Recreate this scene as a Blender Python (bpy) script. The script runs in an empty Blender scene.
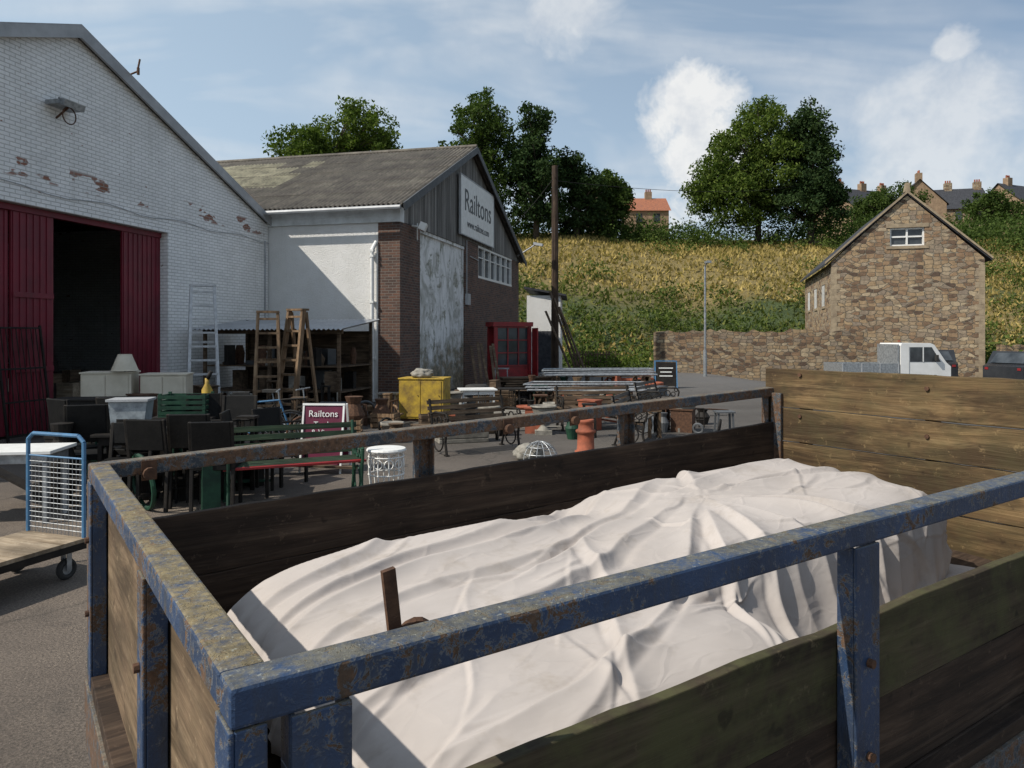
import bpy, bmesh, math, random, time
import numpy as np
from mathutils import Vector, Matrix, noise
T0=time.time()
random.seed(7); rng=np.random.default_rng(7)
scene=bpy.context.scene
scene.view_settings.view_transform='Standard'
scene.view_settings.look='None'
scene.view_settings.exposure=0
R=math.radians
# ------------------------------------------------------------------ node helpers
def M(name):
    m=bpy.data.materials.new(name); m.use_nodes=True
    nt=m.node_tree; return m,nt,nt.nodes['Principled BSDF']
def inp(nt,sock,v):
    if v is None: return
    if isinstance(v,bpy.types.NodeSocket): nt.links.new(v,sock)
    elif isinstance(v,(tuple,list)) and len(v)==3 and sock.type=='RGBA': sock.default_value=(*v,1)
    else: sock.default_value=v
def objc(nt):
    return nt.nodes.new('ShaderNodeTexCoord').outputs['Object']
def mapp(nt,vec,scale=(1,1,1),rot=(0,0,0),loc=(0,0,0)):
    n=nt.nodes.new('ShaderNodeMapping'); nt.links.new(vec,n.inputs[0])
    n.inputs['Scale'].default_value=scale; n.inputs['Rotation'].default_value=rot; n.inputs['Location'].default_value=loc
    return n.outputs[0]
def nz(nt,vec,scale,detail=6,rough=.6,dist=0):
    n=nt.nodes.new('ShaderNodeTexNoise'); nt.links.new(vec,n.inputs['Vector'])
    n.inputs['Scale'].default_value=scale; n.inputs['Detail'].default_value=min(detail,4.5)
    n.inputs['Roughness'].default_value=rough; n.inputs['Distortion'].default_value=dist
    return n.outputs['Fac']
def ramp(nt,fac,stops):
    n=nt.nodes.new('ShaderNodeValToRGB'); nt.links.new(fac,n.inputs[0])
    cr=n.color_ramp
    while len(cr.elements)<len(stops): cr.elements.new(.5)
    for e,(p,c) in zip(cr.elements,stops):
        e.position=p; e.color=(c,c,c,1) if isinstance(c,(int,float)) else (*c,1)
    return n.outputs[0]
def mix(nt,fac,a,b,mode='MIX'):
    n=nt.nodes.new('ShaderNodeMix'); n.data_type='RGBA'; n.blend_type=mode
    inp(nt,n.inputs[0],fac); inp(nt,n.inputs[6],a); inp(nt,n.inputs[7],b)
    return n.outputs[2]
def mth(nt,op,a,b=None,clamp=False):
    n=nt.nodes.new('ShaderNodeMath'); n.operation=op; n.use_clamp=clamp
    inp(nt,n.inputs[0],a)
    if b is not None: inp(nt,n.inputs[1],b)
    return n.outputs[0]
def bump(nt,b,h,strength=.5,dist=.02):
    n=nt.nodes.new('ShaderNodeBump'); n.inputs['Strength'].default_value=strength
    n.inputs['Distance'].default_value=dist; nt.links.new(h,n.inputs['Height'])
    nt.links.new(n.outputs[0],b.inputs['Normal'])
def sep(nt,vec):
    n=nt.nodes.new('ShaderNodeSeparateXYZ'); nt.links.new(vec,n.inputs[0]); return n.outputs
def comb(nt,x,y,z):
    n=nt.nodes.new('ShaderNodeCombineXYZ'); inp(nt,n.inputs[0],x); inp(nt,n.inputs[1],y); inp(nt,n.inputs[2],z); return n.outputs[0]
def wallvec(nt):
    s=sep(nt,objc(nt)); return comb(nt,mth(nt,'ADD',s[0],s[1]),s[2],0.0)
def simple(name,c1,c2=None,scale=6,rough=.7,metal=0,bs=.2,bscale=30,bd=.01,lo=.35,hi=.65,spec=.5):
    m,nt,b=M(name); v=objc(nt)
    if c2 is None: c2=tuple(x*.6 for x in c1)
    f=ramp(nt,nz(nt,v,scale,8,.65),[(lo,c1),(hi,c2)])
    nt.links.new(f,b.inputs['Base Color'])
    b.inputs['Roughness'].default_value=rough; b.inputs['Metallic'].default_value=metal
    b.inputs['Specular IOR Level'].default_value=spec
    if bs: bump(nt,b,nz(nt,v,bscale,4,.7),bs,bd)
    return m
def wood(name,c1,c2,c3,axis=0,rough=.8,green=0,bd=.004,stain=0):
    m,nt,b=M(name); v=objc(nt)
    sc=[22,22,22]; sc[axis]=1.1
    g=nz(nt,mapp(nt,v,tuple(sc)),1.0,9,.7,.6)
    col=ramp(nt,g,[(.3,c1),(.5,c2),(.72,c3)])
    big=ramp(nt,nz(nt,mapp(nt,v,tuple(2.1 if i!=axis else 1 for i in range(3))),1.5,5,.6),[(.35,.45),(.65,1.15)])
    col=mix(nt,1.0,col,big,'MULTIPLY')
    if stain:
        sc2=[9,9,9]; sc2[axis]=1.6
        sn=ramp(nt,nz(nt,mapp(nt,v,tuple(sc2)),.8,6,.75,.8),[(.42,0.0),(.6,1.0)])
        col=mix(nt,mth(nt,'MULTIPLY',sn,stain),col,tuple(x*.45 for x in c1))
        pl=ramp(nt,nz(nt,v,18,6,.8),[(.60,0.0),(.70,.5)])
        col=mix(nt,pl,col,tuple(min(1,x*1.25) for x in c3))
    if green:
        gm=ramp(nt,nz(nt,v,5,8,.75),[(.42,0.0),(.62,1.0)])
        col=mix(nt,mth(nt,'MULTIPLY',gm,green),col,(.075,.075,.03))
    kn=ramp(nt,nz(nt,v,14,2,.5),[(.68,0.0),(.74,1.0)])
    col=mix(nt,mth(nt,'MULTIPLY',kn,.6),col,tuple(x*.35 for x in c1))
    nt.links.new(col,b.inputs['Base Color']); b.inputs['Roughness'].default_value=rough; b.inputs['Specular IOR Level'].default_value=.3
    bump(nt,b,g,.8,bd); return m
def paint(name,c,rustamt=.5,rough=.45,topcol=(.20,.19,.13),tamt=.92):
    m,nt,b=M(name); v=objc(nt)
    base=mix(nt,ramp(nt,nz(nt,v,4,6,.6),[(.3,0.0),(.7,1.0)]),c,tuple(x*.5 for x in c))
    n1=nz(nt,v,24,10,.85,.4); n2=nz(nt,v,4.5,5,.6)
    mm=mth(nt,'ADD',mth(nt,'MULTIPLY',n1,.6),mth(nt,'MULTIPLY',n2,.4))
    rm=ramp(nt,mm,[(.60-.12*rustamt,0.0),(.625-.12*rustamt,1.0)])
    rim=ramp(nt,mm,[(.575-.12*rustamt,0.0),(.60-.12*rustamt,.6)])
    rust=ramp(nt,nz(nt,v,60,4,.7),[(.3,(.05,.028,.016)),(.7,(.16,.09,.052))])
    col=mix(nt,rim,base,(.19,.20,.20)); col=mix(nt,rm,col,rust)
    sc=ramp(nt,nz(nt,v,48,5,.8,.2),[(.58,0.0),(.70,.6)])
    col=mix(nt,sc,col,(.17,.19,.21))
    gs=ramp(nt,nz(nt,mapp(nt,v,(14,14,2)),1,4,.7),[(.5,0.0),(.72,.6)])
    col=mix(nt,gs,col,(.05,.048,.04))
    g=nt.nodes.new('ShaderNodeNewGeometry'); s=sep(nt,g.outputs['Normal'])
    tz=ramp(nt,s[2],[(.5,0.0),(.95,1.0)])
    d=ramp(nt,mth(nt,'ADD',mth(nt,'MULTIPLY',nz(nt,v,9,9,.75),.65),mth(nt,'MULTIPLY',nz(nt,v,90,3,.6),.35)),[(.38,0.0),(.54,tamt)])
    tcol=ramp(nt,nz(nt,v,35,6,.7),[(.35,topcol),(.65,tuple(x*.45 for x in topcol))])
    col=mix(nt,mth(nt,'MULTIPLY',tz,d),col,tcol)
    d2=ramp(nt,nz(nt,v,110,3,.6),[(.62,0.0),(.70,.7)])
    col=mix(nt,mth(nt,'MULTIPLY',tz,d2),col,(.30,.30,.25))
    nt.links.new(col,b.inputs['Base Color'])
    nt.links.new(ramp(nt,rm,[(0,rough),(1,.9)]),b.inputs['Roughness'])
    bump(nt,b,mth(nt,'ADD',n1,mth(nt,'MULTIPLY',rm,-.4)),.8,.005)
    return m
# ------------------------------------------------------------------ mesh builder
class MB:
    def __init__(s): s.v=[]; s.f=[]; s.m=[]
    def add(s,vs,fs,mi=0):
        o=len(s.v); s.v+= [tuple(p) for p in vs]; s.f+=[tuple(i+o for i in f) for f in fs]; s.m+=[mi]*len(fs)
    def box(s,c,d,mi=0,rot=None):
        c=Vector(c); h=Vector(d)/2
        vs=[Vector((x*h.x,y*h.y,z*h.z)) for x in(-1,1) for y in(-1,1) for z in(-1,1)]
        if rot: 
            Q=Matrix.Rotation(rot[2],3,'Z')@Matrix.Rotation(rot[1],3,'Y')@Matrix.Rotation(rot[0],3,'X')
            vs=[Q@p for p in vs]
        s.add([c+p for p in vs],[(0,1,3,2),(4,6,7,5),(0,4,5,1),(2,3,7,6),(0,2,6,4),(1,5,7,3)],mi)
    def b2(s,a,b,mi=0):
        s.box([(a[i]+b[i])/2 for i in range(3)],[abs(b[i]-a[i]) for i in range(3)],mi)
    def beam(s,p0,p1,w,h,mi=0,up=(0,0,1)):
        p0=Vector(p0);p1=Vector(p1);d=(p1-p0).normalized(); u=Vector(up)
        if abs(d.dot(u))>.98: u=Vector((0,1,0))
        r=d.cross(u).normalized(); u=r.cross(d)
        vs=[]
        for p in(p0,p1):
            for a,b in((-1,-1),(1,-1),(1,1),(-1,1)): vs.append(p+r*a*w/2+u*b*h/2)
        s.add(vs,[(0,1,2,3),(7,6,5,4),(0,4,5,1),(1,5,6,2),(2,6,7,3),(3,7,4,0)],mi)
    def tube(s,p0,p1,r0,r1=None,n=8,mi=0):
        if r1 is None:r1=r0
        p0=Vector(p0);p1=Vector(p1);d=(p1-p0).normalized();u=Vector((0,0,1)) if abs(d.z)<.95 else Vector((1,0,0))
        a=d.cross(u).normalized();b=d.cross(a)
        vs=[];
        for p,r in((p0,r0),(p1,r1)):
            for i in range(n):
                t=2*math.pi*i/n; vs.append(p+(a*math.cos(t)+b*math.sin(t))*r)
        fs=[(i,(i+1)%n,n+(i+1)%n,n+i) for i in range(n)]+[tuple(range(n))[::-1],tuple(range(n,2*n))]
        s.add(vs,fs,mi)
    def path(s,pts,r,n=8,mi=0):
        for a,b in zip(pts[:-1],pts[1:]): s.tube(a,b,r,r,n,mi)
    def torus(s,c,ax,R_,r,mi=0,n=24,k=6,a0=0,a1=2*math.pi):
        c=Vector(c);ax=Vector(ax).normalized();u=Vector((0,0,1)) if abs(ax.z)<.9 else Vector((1,0,0))
        a=ax.cross(u).normalized();b=ax.cross(a)
        vs=[]
        for i in range(n):
            t=a0+(a1-a0)*i/n; e=a*math.cos(t)+b*math.sin(t)
            for j in range(k):
                q=2*math.pi*j/k; vs.append(c+e*(R_+r*math.cos(q))+ax*r*math.sin(q))
        fs=[(i*k+j,i*k+(j+1)%k,((i+1)%n)*k+(j+1)%k,((i+1)%n)*k+j) for i in range(n) for j in range(k)]
        s.add(vs,fs,mi)
    def lathe(s,c,prof,n=24,mi=0):
        vs=[];k=len(prof)
        for i in range(n):
            t=2*math.pi*i/n
            for r,z in prof: vs.append((c[0]+r*math.cos(t),c[1]+r*math.sin(t),c[2]+z))
        fs=[(i*k+j,((i+1)%n)*k+j,((i+1)%n)*k+j+1,i*k+j+1) for i in range(n) for j in range(k-1)]
        s.add(vs,fs,mi)
    def prism(s,poly,y0,y1,mi=0):
        n=len(poly)
        vs=[(x,y0,z) for x,z in poly]+[(x,y1,z) for x,z in poly]
        fs=[tuple(range(n)),tuple(range(n,2*n))[::-1]]+[(i,n+i,n+(i+1)%n,(i+1)%n) for i in range(n)]
        s.add(vs,fs,mi)
    def build(s,name,mats,loc=(0,0,0),rz=0,parent=None,bevel=0,smooth=False,fix=True):
        me=bpy.data.meshes.new(name); me.from_pydata(s.v,[],s.f)
        for m in mats: me.materials.append(m)
        me.polygons.foreach_set('material_index',s.m)
        me.update()
        if fix:
            bm=bmesh.new();bm.from_mesh(me);bmesh.ops.recalc_face_normals(bm,faces=bm.faces);bm.to_mesh(me);bm.free()
        ob=bpy.data.objects.new(name,me); scene.collection.objects.link(ob)
        ob.location=loc; ob.rotation_euler=(0,0,rz)
        if parent: ob.parent=parent
        if smooth: me.polygons.foreach_set('use_smooth',[True]*len(me.polygons))
        if bevel:
            b=ob.modifiers.new('b','BEVEL'); b.width=bevel; b.segments=2; b.limit_method='ANGLE'; b.angle_limit=R(40)
        return ob
def empty(name,loc=(0,0,0),rz=0):
    e=bpy.data.objects.new(name,None); scene.collection.objects.link(e); e.location=loc; e.rotation_euler=(0,0,rz); e.empty_display_size=.3; return e
def text(name,body,size,parent,loc,rot,mat,ext=.004):
    c=bpy.data.curves.new(name,'FONT'); c.body=body; c.size=size; c.extrude=ext; c.align_x='CENTER'; c.align_y='CENTER'
    c.materials.append(mat)
    o=bpy.data.objects.new(name,c); scene.collection.objects.link(o); o.parent=parent; o.location=loc; o.rotation_euler=rot; return o
def sm(x): x=max(0.,min(1.,x)); return x*x*(3-2*x)
def fbm(x,y,s): return noise.fractal(Vector((x*s,y*s,3.3)),1.0,2.0,4)
# ------------------------------------------------------------------ terrain
def gz(x,y):
    dip=-.4*sm((x-9)/4)*sm((y-20)/6)
    y0=45+3*math.sin(x*.05)
    a=max(0,y-y0)
    h=15.6*(1-math.exp(-(a/24)**1.3)) if a>0 else 0
    h+=min(1,a/10)*.7*fbm(x,y,.09)
    return h+dip
# ------------------------------------------------------------------ materials
mA,nt,b=M('asphalt'); v=objc(nt)
c=ramp(nt,nz(nt,v,.45,6,.65),[(.3,(.11,.088,.070)),(.5,(.17,.136,.108)),(.7,(.22,.178,.138))])
c=mix(nt,1.0,c,ramp(nt,nz(nt,v,60,4,.8),[(.3,.35),(.5,1.0),(.72,1.9)]),'MULTIPLY')
st=ramp(nt,nz(nt,v,1.3,5,.7,.5),[(.54,0.0),(.70,.65)])
c=mix(nt,st,c,(.065,.056,.048))
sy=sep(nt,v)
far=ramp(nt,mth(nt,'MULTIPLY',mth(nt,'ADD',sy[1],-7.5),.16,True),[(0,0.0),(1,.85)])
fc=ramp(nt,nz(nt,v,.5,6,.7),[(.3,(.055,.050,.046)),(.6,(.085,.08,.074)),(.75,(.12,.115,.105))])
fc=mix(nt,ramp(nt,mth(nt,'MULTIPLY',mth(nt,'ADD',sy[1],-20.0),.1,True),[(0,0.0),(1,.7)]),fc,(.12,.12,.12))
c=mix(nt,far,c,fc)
vo=nt.nodes.new('ShaderNodeTexVoronoi'); vo.feature='DISTANCE_TO_EDGE'; vo.inputs['Scale'].default_value=.35
nn=nt.nodes.new('ShaderNodeTexNoise'); nn.inputs['Scale'].default_value=2.0; nt.links.new(v,nn.inputs['Vector'])
nt.links.new(mix(nt,.3,v,nn.outputs['Color']),vo.inputs['Vector'])
crk=ramp(nt,vo.outputs['Distance'],[(0.0,.35),(.008,0.0)])
c=mix(nt,crk,c,(.025,.024,.02))
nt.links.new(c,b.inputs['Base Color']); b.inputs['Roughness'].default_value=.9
bump(nt,b,nz(nt,v,75,4,.8),1,.02)
mG,nt,b=M('hill_grass'); v=objc(nt)
dry=ramp(nt,nz(nt,v,1.2,8,.7),[(.3,(.15,.115,.038)),(.7,(.26,.20,.08))])
grn=ramp(nt,nz(nt,v,1.5,8,.7),[(.3,(.028,.05,.014)),(.7,(.08,.105,.032))])
s=sep(nt,v)
zone=mth(nt,'ADD',mth(nt,'MULTIPLY',mth(nt,'ADD',s[1],-57.0),.04),mth(nt,'MULTIPLY',nz(nt,mapp(nt,v,(.09,.14,.1)),1,6,.7),1.5))
zf=ramp(nt,zone,[(.58,0.0),(.88,1.0)])
nt.links.new(mix(nt,zf,grn,dry),b.inputs['Base Color']); b.inputs['Roughness'].default_value=.95
bump(nt,b,nz(nt,v,3,8,.8),1,.25)
def leafmat(name,c1,c2,tr=.25):
    m=bpy.data.materials.new(name); m.use_nodes=True; nt=m.node_tree; nt.nodes.remove(nt.nodes['Principled BSDF'])
    g=nt.nodes.new('ShaderNodeNewGeometry'); v=objc(nt)
    f=mth(nt,'ADD',mth(nt,'MULTIPLY',g.outputs['Random Per Island'],.5),mth(nt,'MULTIPLY',nz(nt,v,.5,2,.6),.5))
    col=ramp(nt,f,[(.2,c1),(.75,c2)])
    d=nt.nodes.new('ShaderNodeBsdfDiffuse'); nt.links.new(col,d.inputs[0])
    t=nt.nodes.new('ShaderNodeBsdfTranslucent'); nt.links.new(mix(nt,1.0,col,(1.2,1.5,.6),'MULTIPLY'),t.inputs[0])
    ms=nt.nodes.new('ShaderNodeMixShader'); ms.inputs[0].default_value=tr
    nt.links.new(d.outputs[0],ms.inputs[1]); nt.links.new(t.outputs[0],ms.inputs[2])
    nt.links.new(ms.outputs[0],nt.nodes['Material Output'].inputs[0]); return m
mLeafD=leafmat('leaf_dark',(.025,.045,.014),(.085,.12,.034))
mLeafM=leafmat('leaf_mid',(.035,.062,.015),(.13,.17,.04))
mLeafC=leafmat('leaf_conifer',(.016,.032,.014),(.055,.085,.032),.15)
mLeafB=leafmat('leaf_bramble',(.03,.055,.015),(.13,.16,.045))
mGrassB=leafmat('grass_dry_blades',(.19,.15,.05),(.44,.335,.13),.2)
mGrassG=leafmat('grass_green_blades',(.06,.08,.02),(.19,.19,.06),.25)
mBark=simple('bark',(.09,.07,.05),(.04,.03,.022),4,.95,0,.8,12,.05)
def brickmat(name,c1,c2,mo,bw=.225,rh=.077,ms=.009,white=False,bd=.008):
    m,nt,b=M(name); v=wallvec(nt)
    t=nt.nodes.new('ShaderNodeTexBrick'); nt.links.new(v,t.inputs['Vector'])
    t.inputs['Color1'].default_value=(*c1,1);t.inputs['Color2'].default_value=(*c2,1);t.inputs['Mortar'].default_value=(*mo,1)
    t.inputs['Scale'].default_value=1;t.inputs['Mortar Size'].default_value=ms;t.inputs['Brick Width'].default_value=bw;t.inputs['Row Height'].default_value=rh
    t.inputs['Mortar Smooth'].default_value=.3
    o=objc(nt)
    if white: col=mix(nt,1.0,t.outputs['Color'],ramp(nt,nz(nt,o,.9,8,.7),[(.3,.9),(.6,1.05)]),'MULTIPLY')
    else: col=mix(nt,1.0,t.outputs['Color'],ramp(nt,nz(nt,o,1.1,8,.7),[(.3,.72),(.65,1.1)]),'MULTIPLY')
    if white:
        s=sep(nt,o)
        band=mth(nt,'MULTIPLY',ramp(nt,mth(nt,'ABSOLUTE',mth(nt,'ADD',s[2],-4.98)),[(.0,1.0),(.16,.9),(.22,0.0)]),ramp(nt,nz(nt,mapp(nt,o,(1,1,2)),1.1,3,.6),[(.56,0.0),(.58,1.0)]))
        spots=ramp(nt,nz(nt,mapp(nt,o,(3,3,8)),1.3,3,.5),[(.715,0.0),(.73,1.0)])
        f=mth(nt,'MAXIMUM',band,spots)
        col=mix(nt,f,col,mix(nt,t.outputs['Fac'],(.26,.10,.055),(.35,.33,.3)))
        dirt=ramp(nt,nz(nt,mapp(nt,o,(5,5,.35)),1,7,.7),[(.55,0.0),(.8,.4)])
        col=mix(nt,dirt,col,(.38,.37,.33))
    nt.links.new(col,b.inputs['Base Color']); b.inputs['Roughness'].default_value=.85
    inv=mth(nt,'SUBTRACT',1.0,t.outputs['Fac'])
    bump(nt,b,mth(nt,'ADD',inv,mth(nt,'MULTIPLY',nz(nt,o,22,5,.7),.5)),.9,bd)
    return m
mWB=brickmat('white_painted_brick',(.88,.88,.87),(.81,.81,.80),(.58,.58,.56),white=True,bd=.012)
mBR=brickmat('dark_brick',(.16,.078,.050),(.07,.042,.034),(.17,.15,.13))
m,nt,b=M('white_render'); v=objc(nt)
c=ramp(nt,nz(nt,v,1.2,8,.7),[(.3,(.80,.79,.77)),(.7,(.70,.69,.66))])
c=mix(nt,ramp(nt,nz(nt,mapp(nt,v,(6,6,.5)),1,7,.7),[(.6,0.0),(.85,.4)]),c,(.40,.39,.35))
nt.links.new(c,b.inputs['Base Color']); b.inputs['Roughness'].default_value=.9; bump(nt,b,nz(nt,v,25,6,.8),.9,.03); mWR=m
def stonemat(name,sx,sz,dark=1.):
    m,nt,b=M(name); v=wallvec(nt)
    dn=nt.nodes.new('ShaderNodeTexNoise'); dn.inputs['Scale'].default_value=1.6; nt.links.new(v,dn.inputs['Vector'])
    vv=mapp(nt,mix(nt,.12,v,dn.outputs['Color']),(sx,sz,1))
    vo=nt.nodes.new('ShaderNodeTexVoronoi'); vo.voronoi_dimensions='2D'; nt.links.new(vv,vo.inputs['Vector']); vo.inputs['Scale'].default_value=1; vo.distance='CHEBYCHEV'; vo.inputs['Randomness'].default_value=.8
    ve=nt.nodes.new('ShaderNodeTexVoronoi'); ve.voronoi_dimensions='2D'; ve.feature='F2'; nt.links.new(vv,ve.inputs['Vector']); ve.inputs['Scale'].default_value=1; ve.distance='CHEBYCHEV'; ve.inputs['Randomness'].default_value=.8
    s=sep(nt,vo.outputs['Color'])
    k=dark
    col=ramp(nt,s[0],[(0,(.10*k,.065*k,.045*k)),(.25,(.27*k,.17*k,.10*k)),(.5,(.38*k,.27*k,.155*k)),(.75,(.25*k,.195*k,.145*k)),(1,(.46*k,.36*k,.23*k))])
    e=ramp(nt,mth(nt,'SUBTRACT',ve.outputs['Distance'],vo.outputs['Distance']),[(.02,0.0),(.11,1.0)])
    col=mix(nt,e,(.26*k,.225*k,.17*k),col)
    col=mix(nt,1.0,col,ramp(nt,nz(nt,v,5,8,.75),[(.3,.6),(.7,1.2)]),'MULTIPLY')
    nt.links.new(col,b.inputs['Base Color']); b.inputs['Roughness'].default_value=.9
    bump(nt,b,mth(nt,'ADD',e,mth(nt,'MULTIPLY',nz(nt,v,12,5,.7),.4)),1,.05); return m
mST=stonemat('rubble_stone',3.1,6.0); mSW=stonemat('rubble_stone_wall',3.6,7,.8)
mSand=simple('dressed_sandstone',(.36,.285,.19),(.22,.17,.115),3,.9,0,.4,20,.02)
mSlate=simple('slate',(.06,.062,.07),(.03,.031,.036),5,.7,0,.4,15,.02,spec=.2)
mTile=simple('orange_tile',(.36,.13,.06),(.2,.08,.05),4,.8,0,.4,15,.02)
m,nt,b=M('corrugated_sheet'); v=objc(nt)
c=ramp(nt,nz(nt,v,1.3,8,.75),[(.3,(.075,.067,.056)),(.55,(.15,.132,.108)),(.75,(.25,.225,.18))])
c=mix(nt,ramp(nt,nz(nt,mapp(nt,v,(.5,8,.5)),1,6,.7),[(.45,0.0),(.7,.6)]),c,(.05,.045,.04))
nt.links.new(c,b.inputs['Base Color']); b.inputs['Roughness'].default_value=.9; bump(nt,b,nz(nt,v,30,5,.7),.4,.01); mCor=m
mRL=simple('rooflight_sheet',(.38,.35,.24),(.16,.145,.10),2.2,.7)
mFas=simple('painted_fascia',(.70,.72,.72),(.52,.53,.52),2.5,.7,0,.2)
mGry=simple('grey_flashing',(.42,.43,.44),(.30,.31,.32),2,.55,.1,.2)
mDGy=simple('dark_grey_trim',(.10,.105,.11),(.06,.065,.07),3,.6,0,.2)
m,nt,b=M('weathered_cladding'); v=objc(nt); s=sep(nt,v)
bx=mth(nt,'MULTIPLY',s[0],6.6)
wn=nt.nodes.new('ShaderNodeTexWhiteNoise'); wn.noise_dimensions='1D'; nt.links.new(mth(nt,'FLOOR',bx),wn.inputs['W'])
g=nz(nt,mapp(nt,v,(9,9,.5)),1,8,.75)
c=ramp(nt,g,[(.3,(.08,.075,.068)),(.55,(.20,.19,.175)),(.75,(.33,.32,.30))])
c=mix(nt,1.0,c,ramp(nt,wn.outputs['Value'],[(0,.5),(1,1.25)]),'MULTIPLY')
gp=ramp(nt,mth(nt,'FRACT',bx),[(.0,.12),(.09,1.0)])
c=mix(nt,1.0,c,gp,'MULTIPLY')
nt.links.new(c,b.inputs['Base Color']); b.inputs['Roughness'].default_value=.85; bump(nt,b,mth(nt,'ADD',gp,g),.6,.02); mClad=m
m,nt,b=M('maroon_paint'); v=objc(nt)
c=ramp(nt,nz(nt,v,1.5,4,.65),[(.35,(.19,.012,.028)),(.65,(.12,.009,.02))])
c=mix(nt,ramp(nt,nz(nt,mapp(nt,v,(8,8,.6)),1,4,.7),[(.52,0.0),(.78,.55)]),c,(.06,.02,.02))
nt.links.new(c,b.inputs['Base Color']); b.inputs['Roughness'].default_value=.5; mMar=m
# door mural: pale misty trees and water over dark undergrowth
m,nt,b=M('mural_panel'); v=objc(nt); s=sep(nt,v)
n1=nz(nt,mapp(nt,v,(.9,1,.55)),1.3,9,.72,1.2)
c=ramp(nt,n1,[(.28,(.22,.22,.19)),(.42,(.46,.46,.43)),(.52,(.70,.70,.69)),(.66,(.80,.80,.79))])
tr=nz(nt,mapp(nt,v,(5,5,.55)),1.0,4,.7,1.0)
tm=ramp(nt,tr,[(.55,0.0),(.62,.75)])
tm=mth(nt,'MULTIPLY',tm,ramp(nt,s[2],[(.2,1.0),(.95,.5)]))
c=mix(nt,tm,c,(.10,.095,.07))
blob=ramp(nt,nz(nt,mapp(nt,v,(1.1,1,1.0)),1.4,4.5,.8,.4),[(.54,0.0),(.62,.8)])
c=mix(nt,blob,c,ramp(nt,nz(nt,v,9,4,.7),[(.4,(.09,.10,.06)),(.6,(.28,.27,.20))]))
hh=mth(nt,'ADD',mth(nt,'MULTIPLY',s[2],.19),mth(nt,'MULTIPLY',mth(nt,'SUBTRACT',nz(nt,v,1.7,6,.75,.5),.5),1.1))
dk=ramp(nt,hh,[(.14,1.0),(.34,0.0)])
c=mix(nt,mth(nt,'MULTIPLY',dk,.85),c,ramp(nt,nz(nt,v,6,5,.7),[(.35,(.05,.065,.035)),(.55,(.20,.14,.07)),(.68,(.42,.38,.30))]))
nt.links.new(c,b.inputs['Base Color']); b.inputs['Roughness'].default_value=.7; bump(nt,b,n1,.3,.02); mMist=m
m,nt,b=M('window_glass'); b.inputs['Roughness'].default_value=.06
nt.links.new(ramp(nt,nz(nt,objc(nt),2,3,.5),[(.3,(.02,.025,.03)),(.7,(.07,.08,.09))]),b.inputs['Base Color']); mGl=m
mWh=simple('white_gloss_paint',(.80,.80,.78),(.68,.68,.65),5,.45,0,.1)
mCream=simple('cream_paint',(.68,.62,.50),(.55,.49,.38),3,.5,0,.1)
mBlk=simple('black_paint',(.010,.009,.009),(.026,.022,.018),6,.65,0,.15,spec=.2)
mBlkL=simple('black_leather',(.010,.0095,.009),(.005,.005,.005),8,.6,0,.3,spec=.18)
mAlu=simple('aluminium',(.55,.56,.57),(.38,.39,.40),9,.5,.4,.1)
mGalv=simple('galvanised_steel',(.42,.44,.45),(.22,.23,.24),12,.5,.6,.1)
mRust=simple('rusty_steel',(.13,.065,.035),(.06,.03,.018),25,.85,.2,.6,50,.005)
mWoodO=wood('old_ladder_wood',(.10,.06,.035),(.22,.14,.08),(.34,.24,.15),2)
mWoodX=wood('weathered_plank',(.05,.033,.02),(.12,.08,.05),(.22,.165,.11),0)
mYel=simple('yellow_paint',(.50,.33,.03),(.22,.14,.03),5,.65,0,.3)
mGrn=simple('green_paint',(.02,.07,.04),(.012,.035,.024),6,.6,0,.2,spec=.25)
mRed=simple('red_paint',(.30,.015,.018),(.17,.012,.014),4,.45,0,.1)
mMag=simple('maroon_sign_face',(.13,.01,.04),(.10,.008,.03),4,.5,0,.05)
mTer=simple('terracotta',(.36,.10,.05),(.17,.055,.03),5,.85,0,.4,25,.01)
mStn=simple('cast_stone',(.30,.28,.24),(.15,.14,.12),6,.9,0,.5,25,.01)
mBlu=simple('blue_enamel',(.07,.20,.36),(.05,.13,.24),8,.5,0,.2)
mRub=simple('rubber',(.02,.02,.02),(.035,.033,.03),10,.85,0,.3)
mPly=wood('plywood_sheet',(.26,.19,.12),(.42,.33,.23),(.56,.46,.34),1,.8,0,.004,.5)
mPole=wood('pole_timber',(.035,.022,.015),(.075,.048,.032),(.12,.08,.055),2)
mPla=simple('clear_plastic',(.34,.38,.40),(.14,.16,.18),7,.3,0,.05)
# ------------------------------------------------------------------ ground sheets
def sheet(name,xs,ys,zf,mat):
    nx,ny=len(xs),len(ys)
    vs=[(x,y,zf(x,y)) for y in ys for x in xs]
    fs=[(j*nx+i,j*nx+i+1,(j+1)*nx+i+1,(j+1)*nx+i) for j in range(ny-1) for i in range(nx-1)]
    mb=MB(); mb.add(vs,fs); return mb.build(name,[mat],smooth=True,fix=False)
xs=[-1500,-900,-500,-300,-200,-140,-100]+list(np.arange(-80,141,2.))+[170,210,300,500,900,1500]
ys=[-800,-400,-200,-100,-50]+list(np.arange(-30,131,2.))+[150,200,300,500,900,1800]
def gfloor(x,y):
    z=gz(x,y)
    return z-.06 if (-60<=x<=60 and -28<=y<=46) else z
sheet('ground',xs,ys,gfloor,mG)
sheet('road',list(np.arange(-55,56,1.)),list(np.arange(-25,43.6,1.)),lambda x,y:gz(x,min(y,44)),mA)
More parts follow.
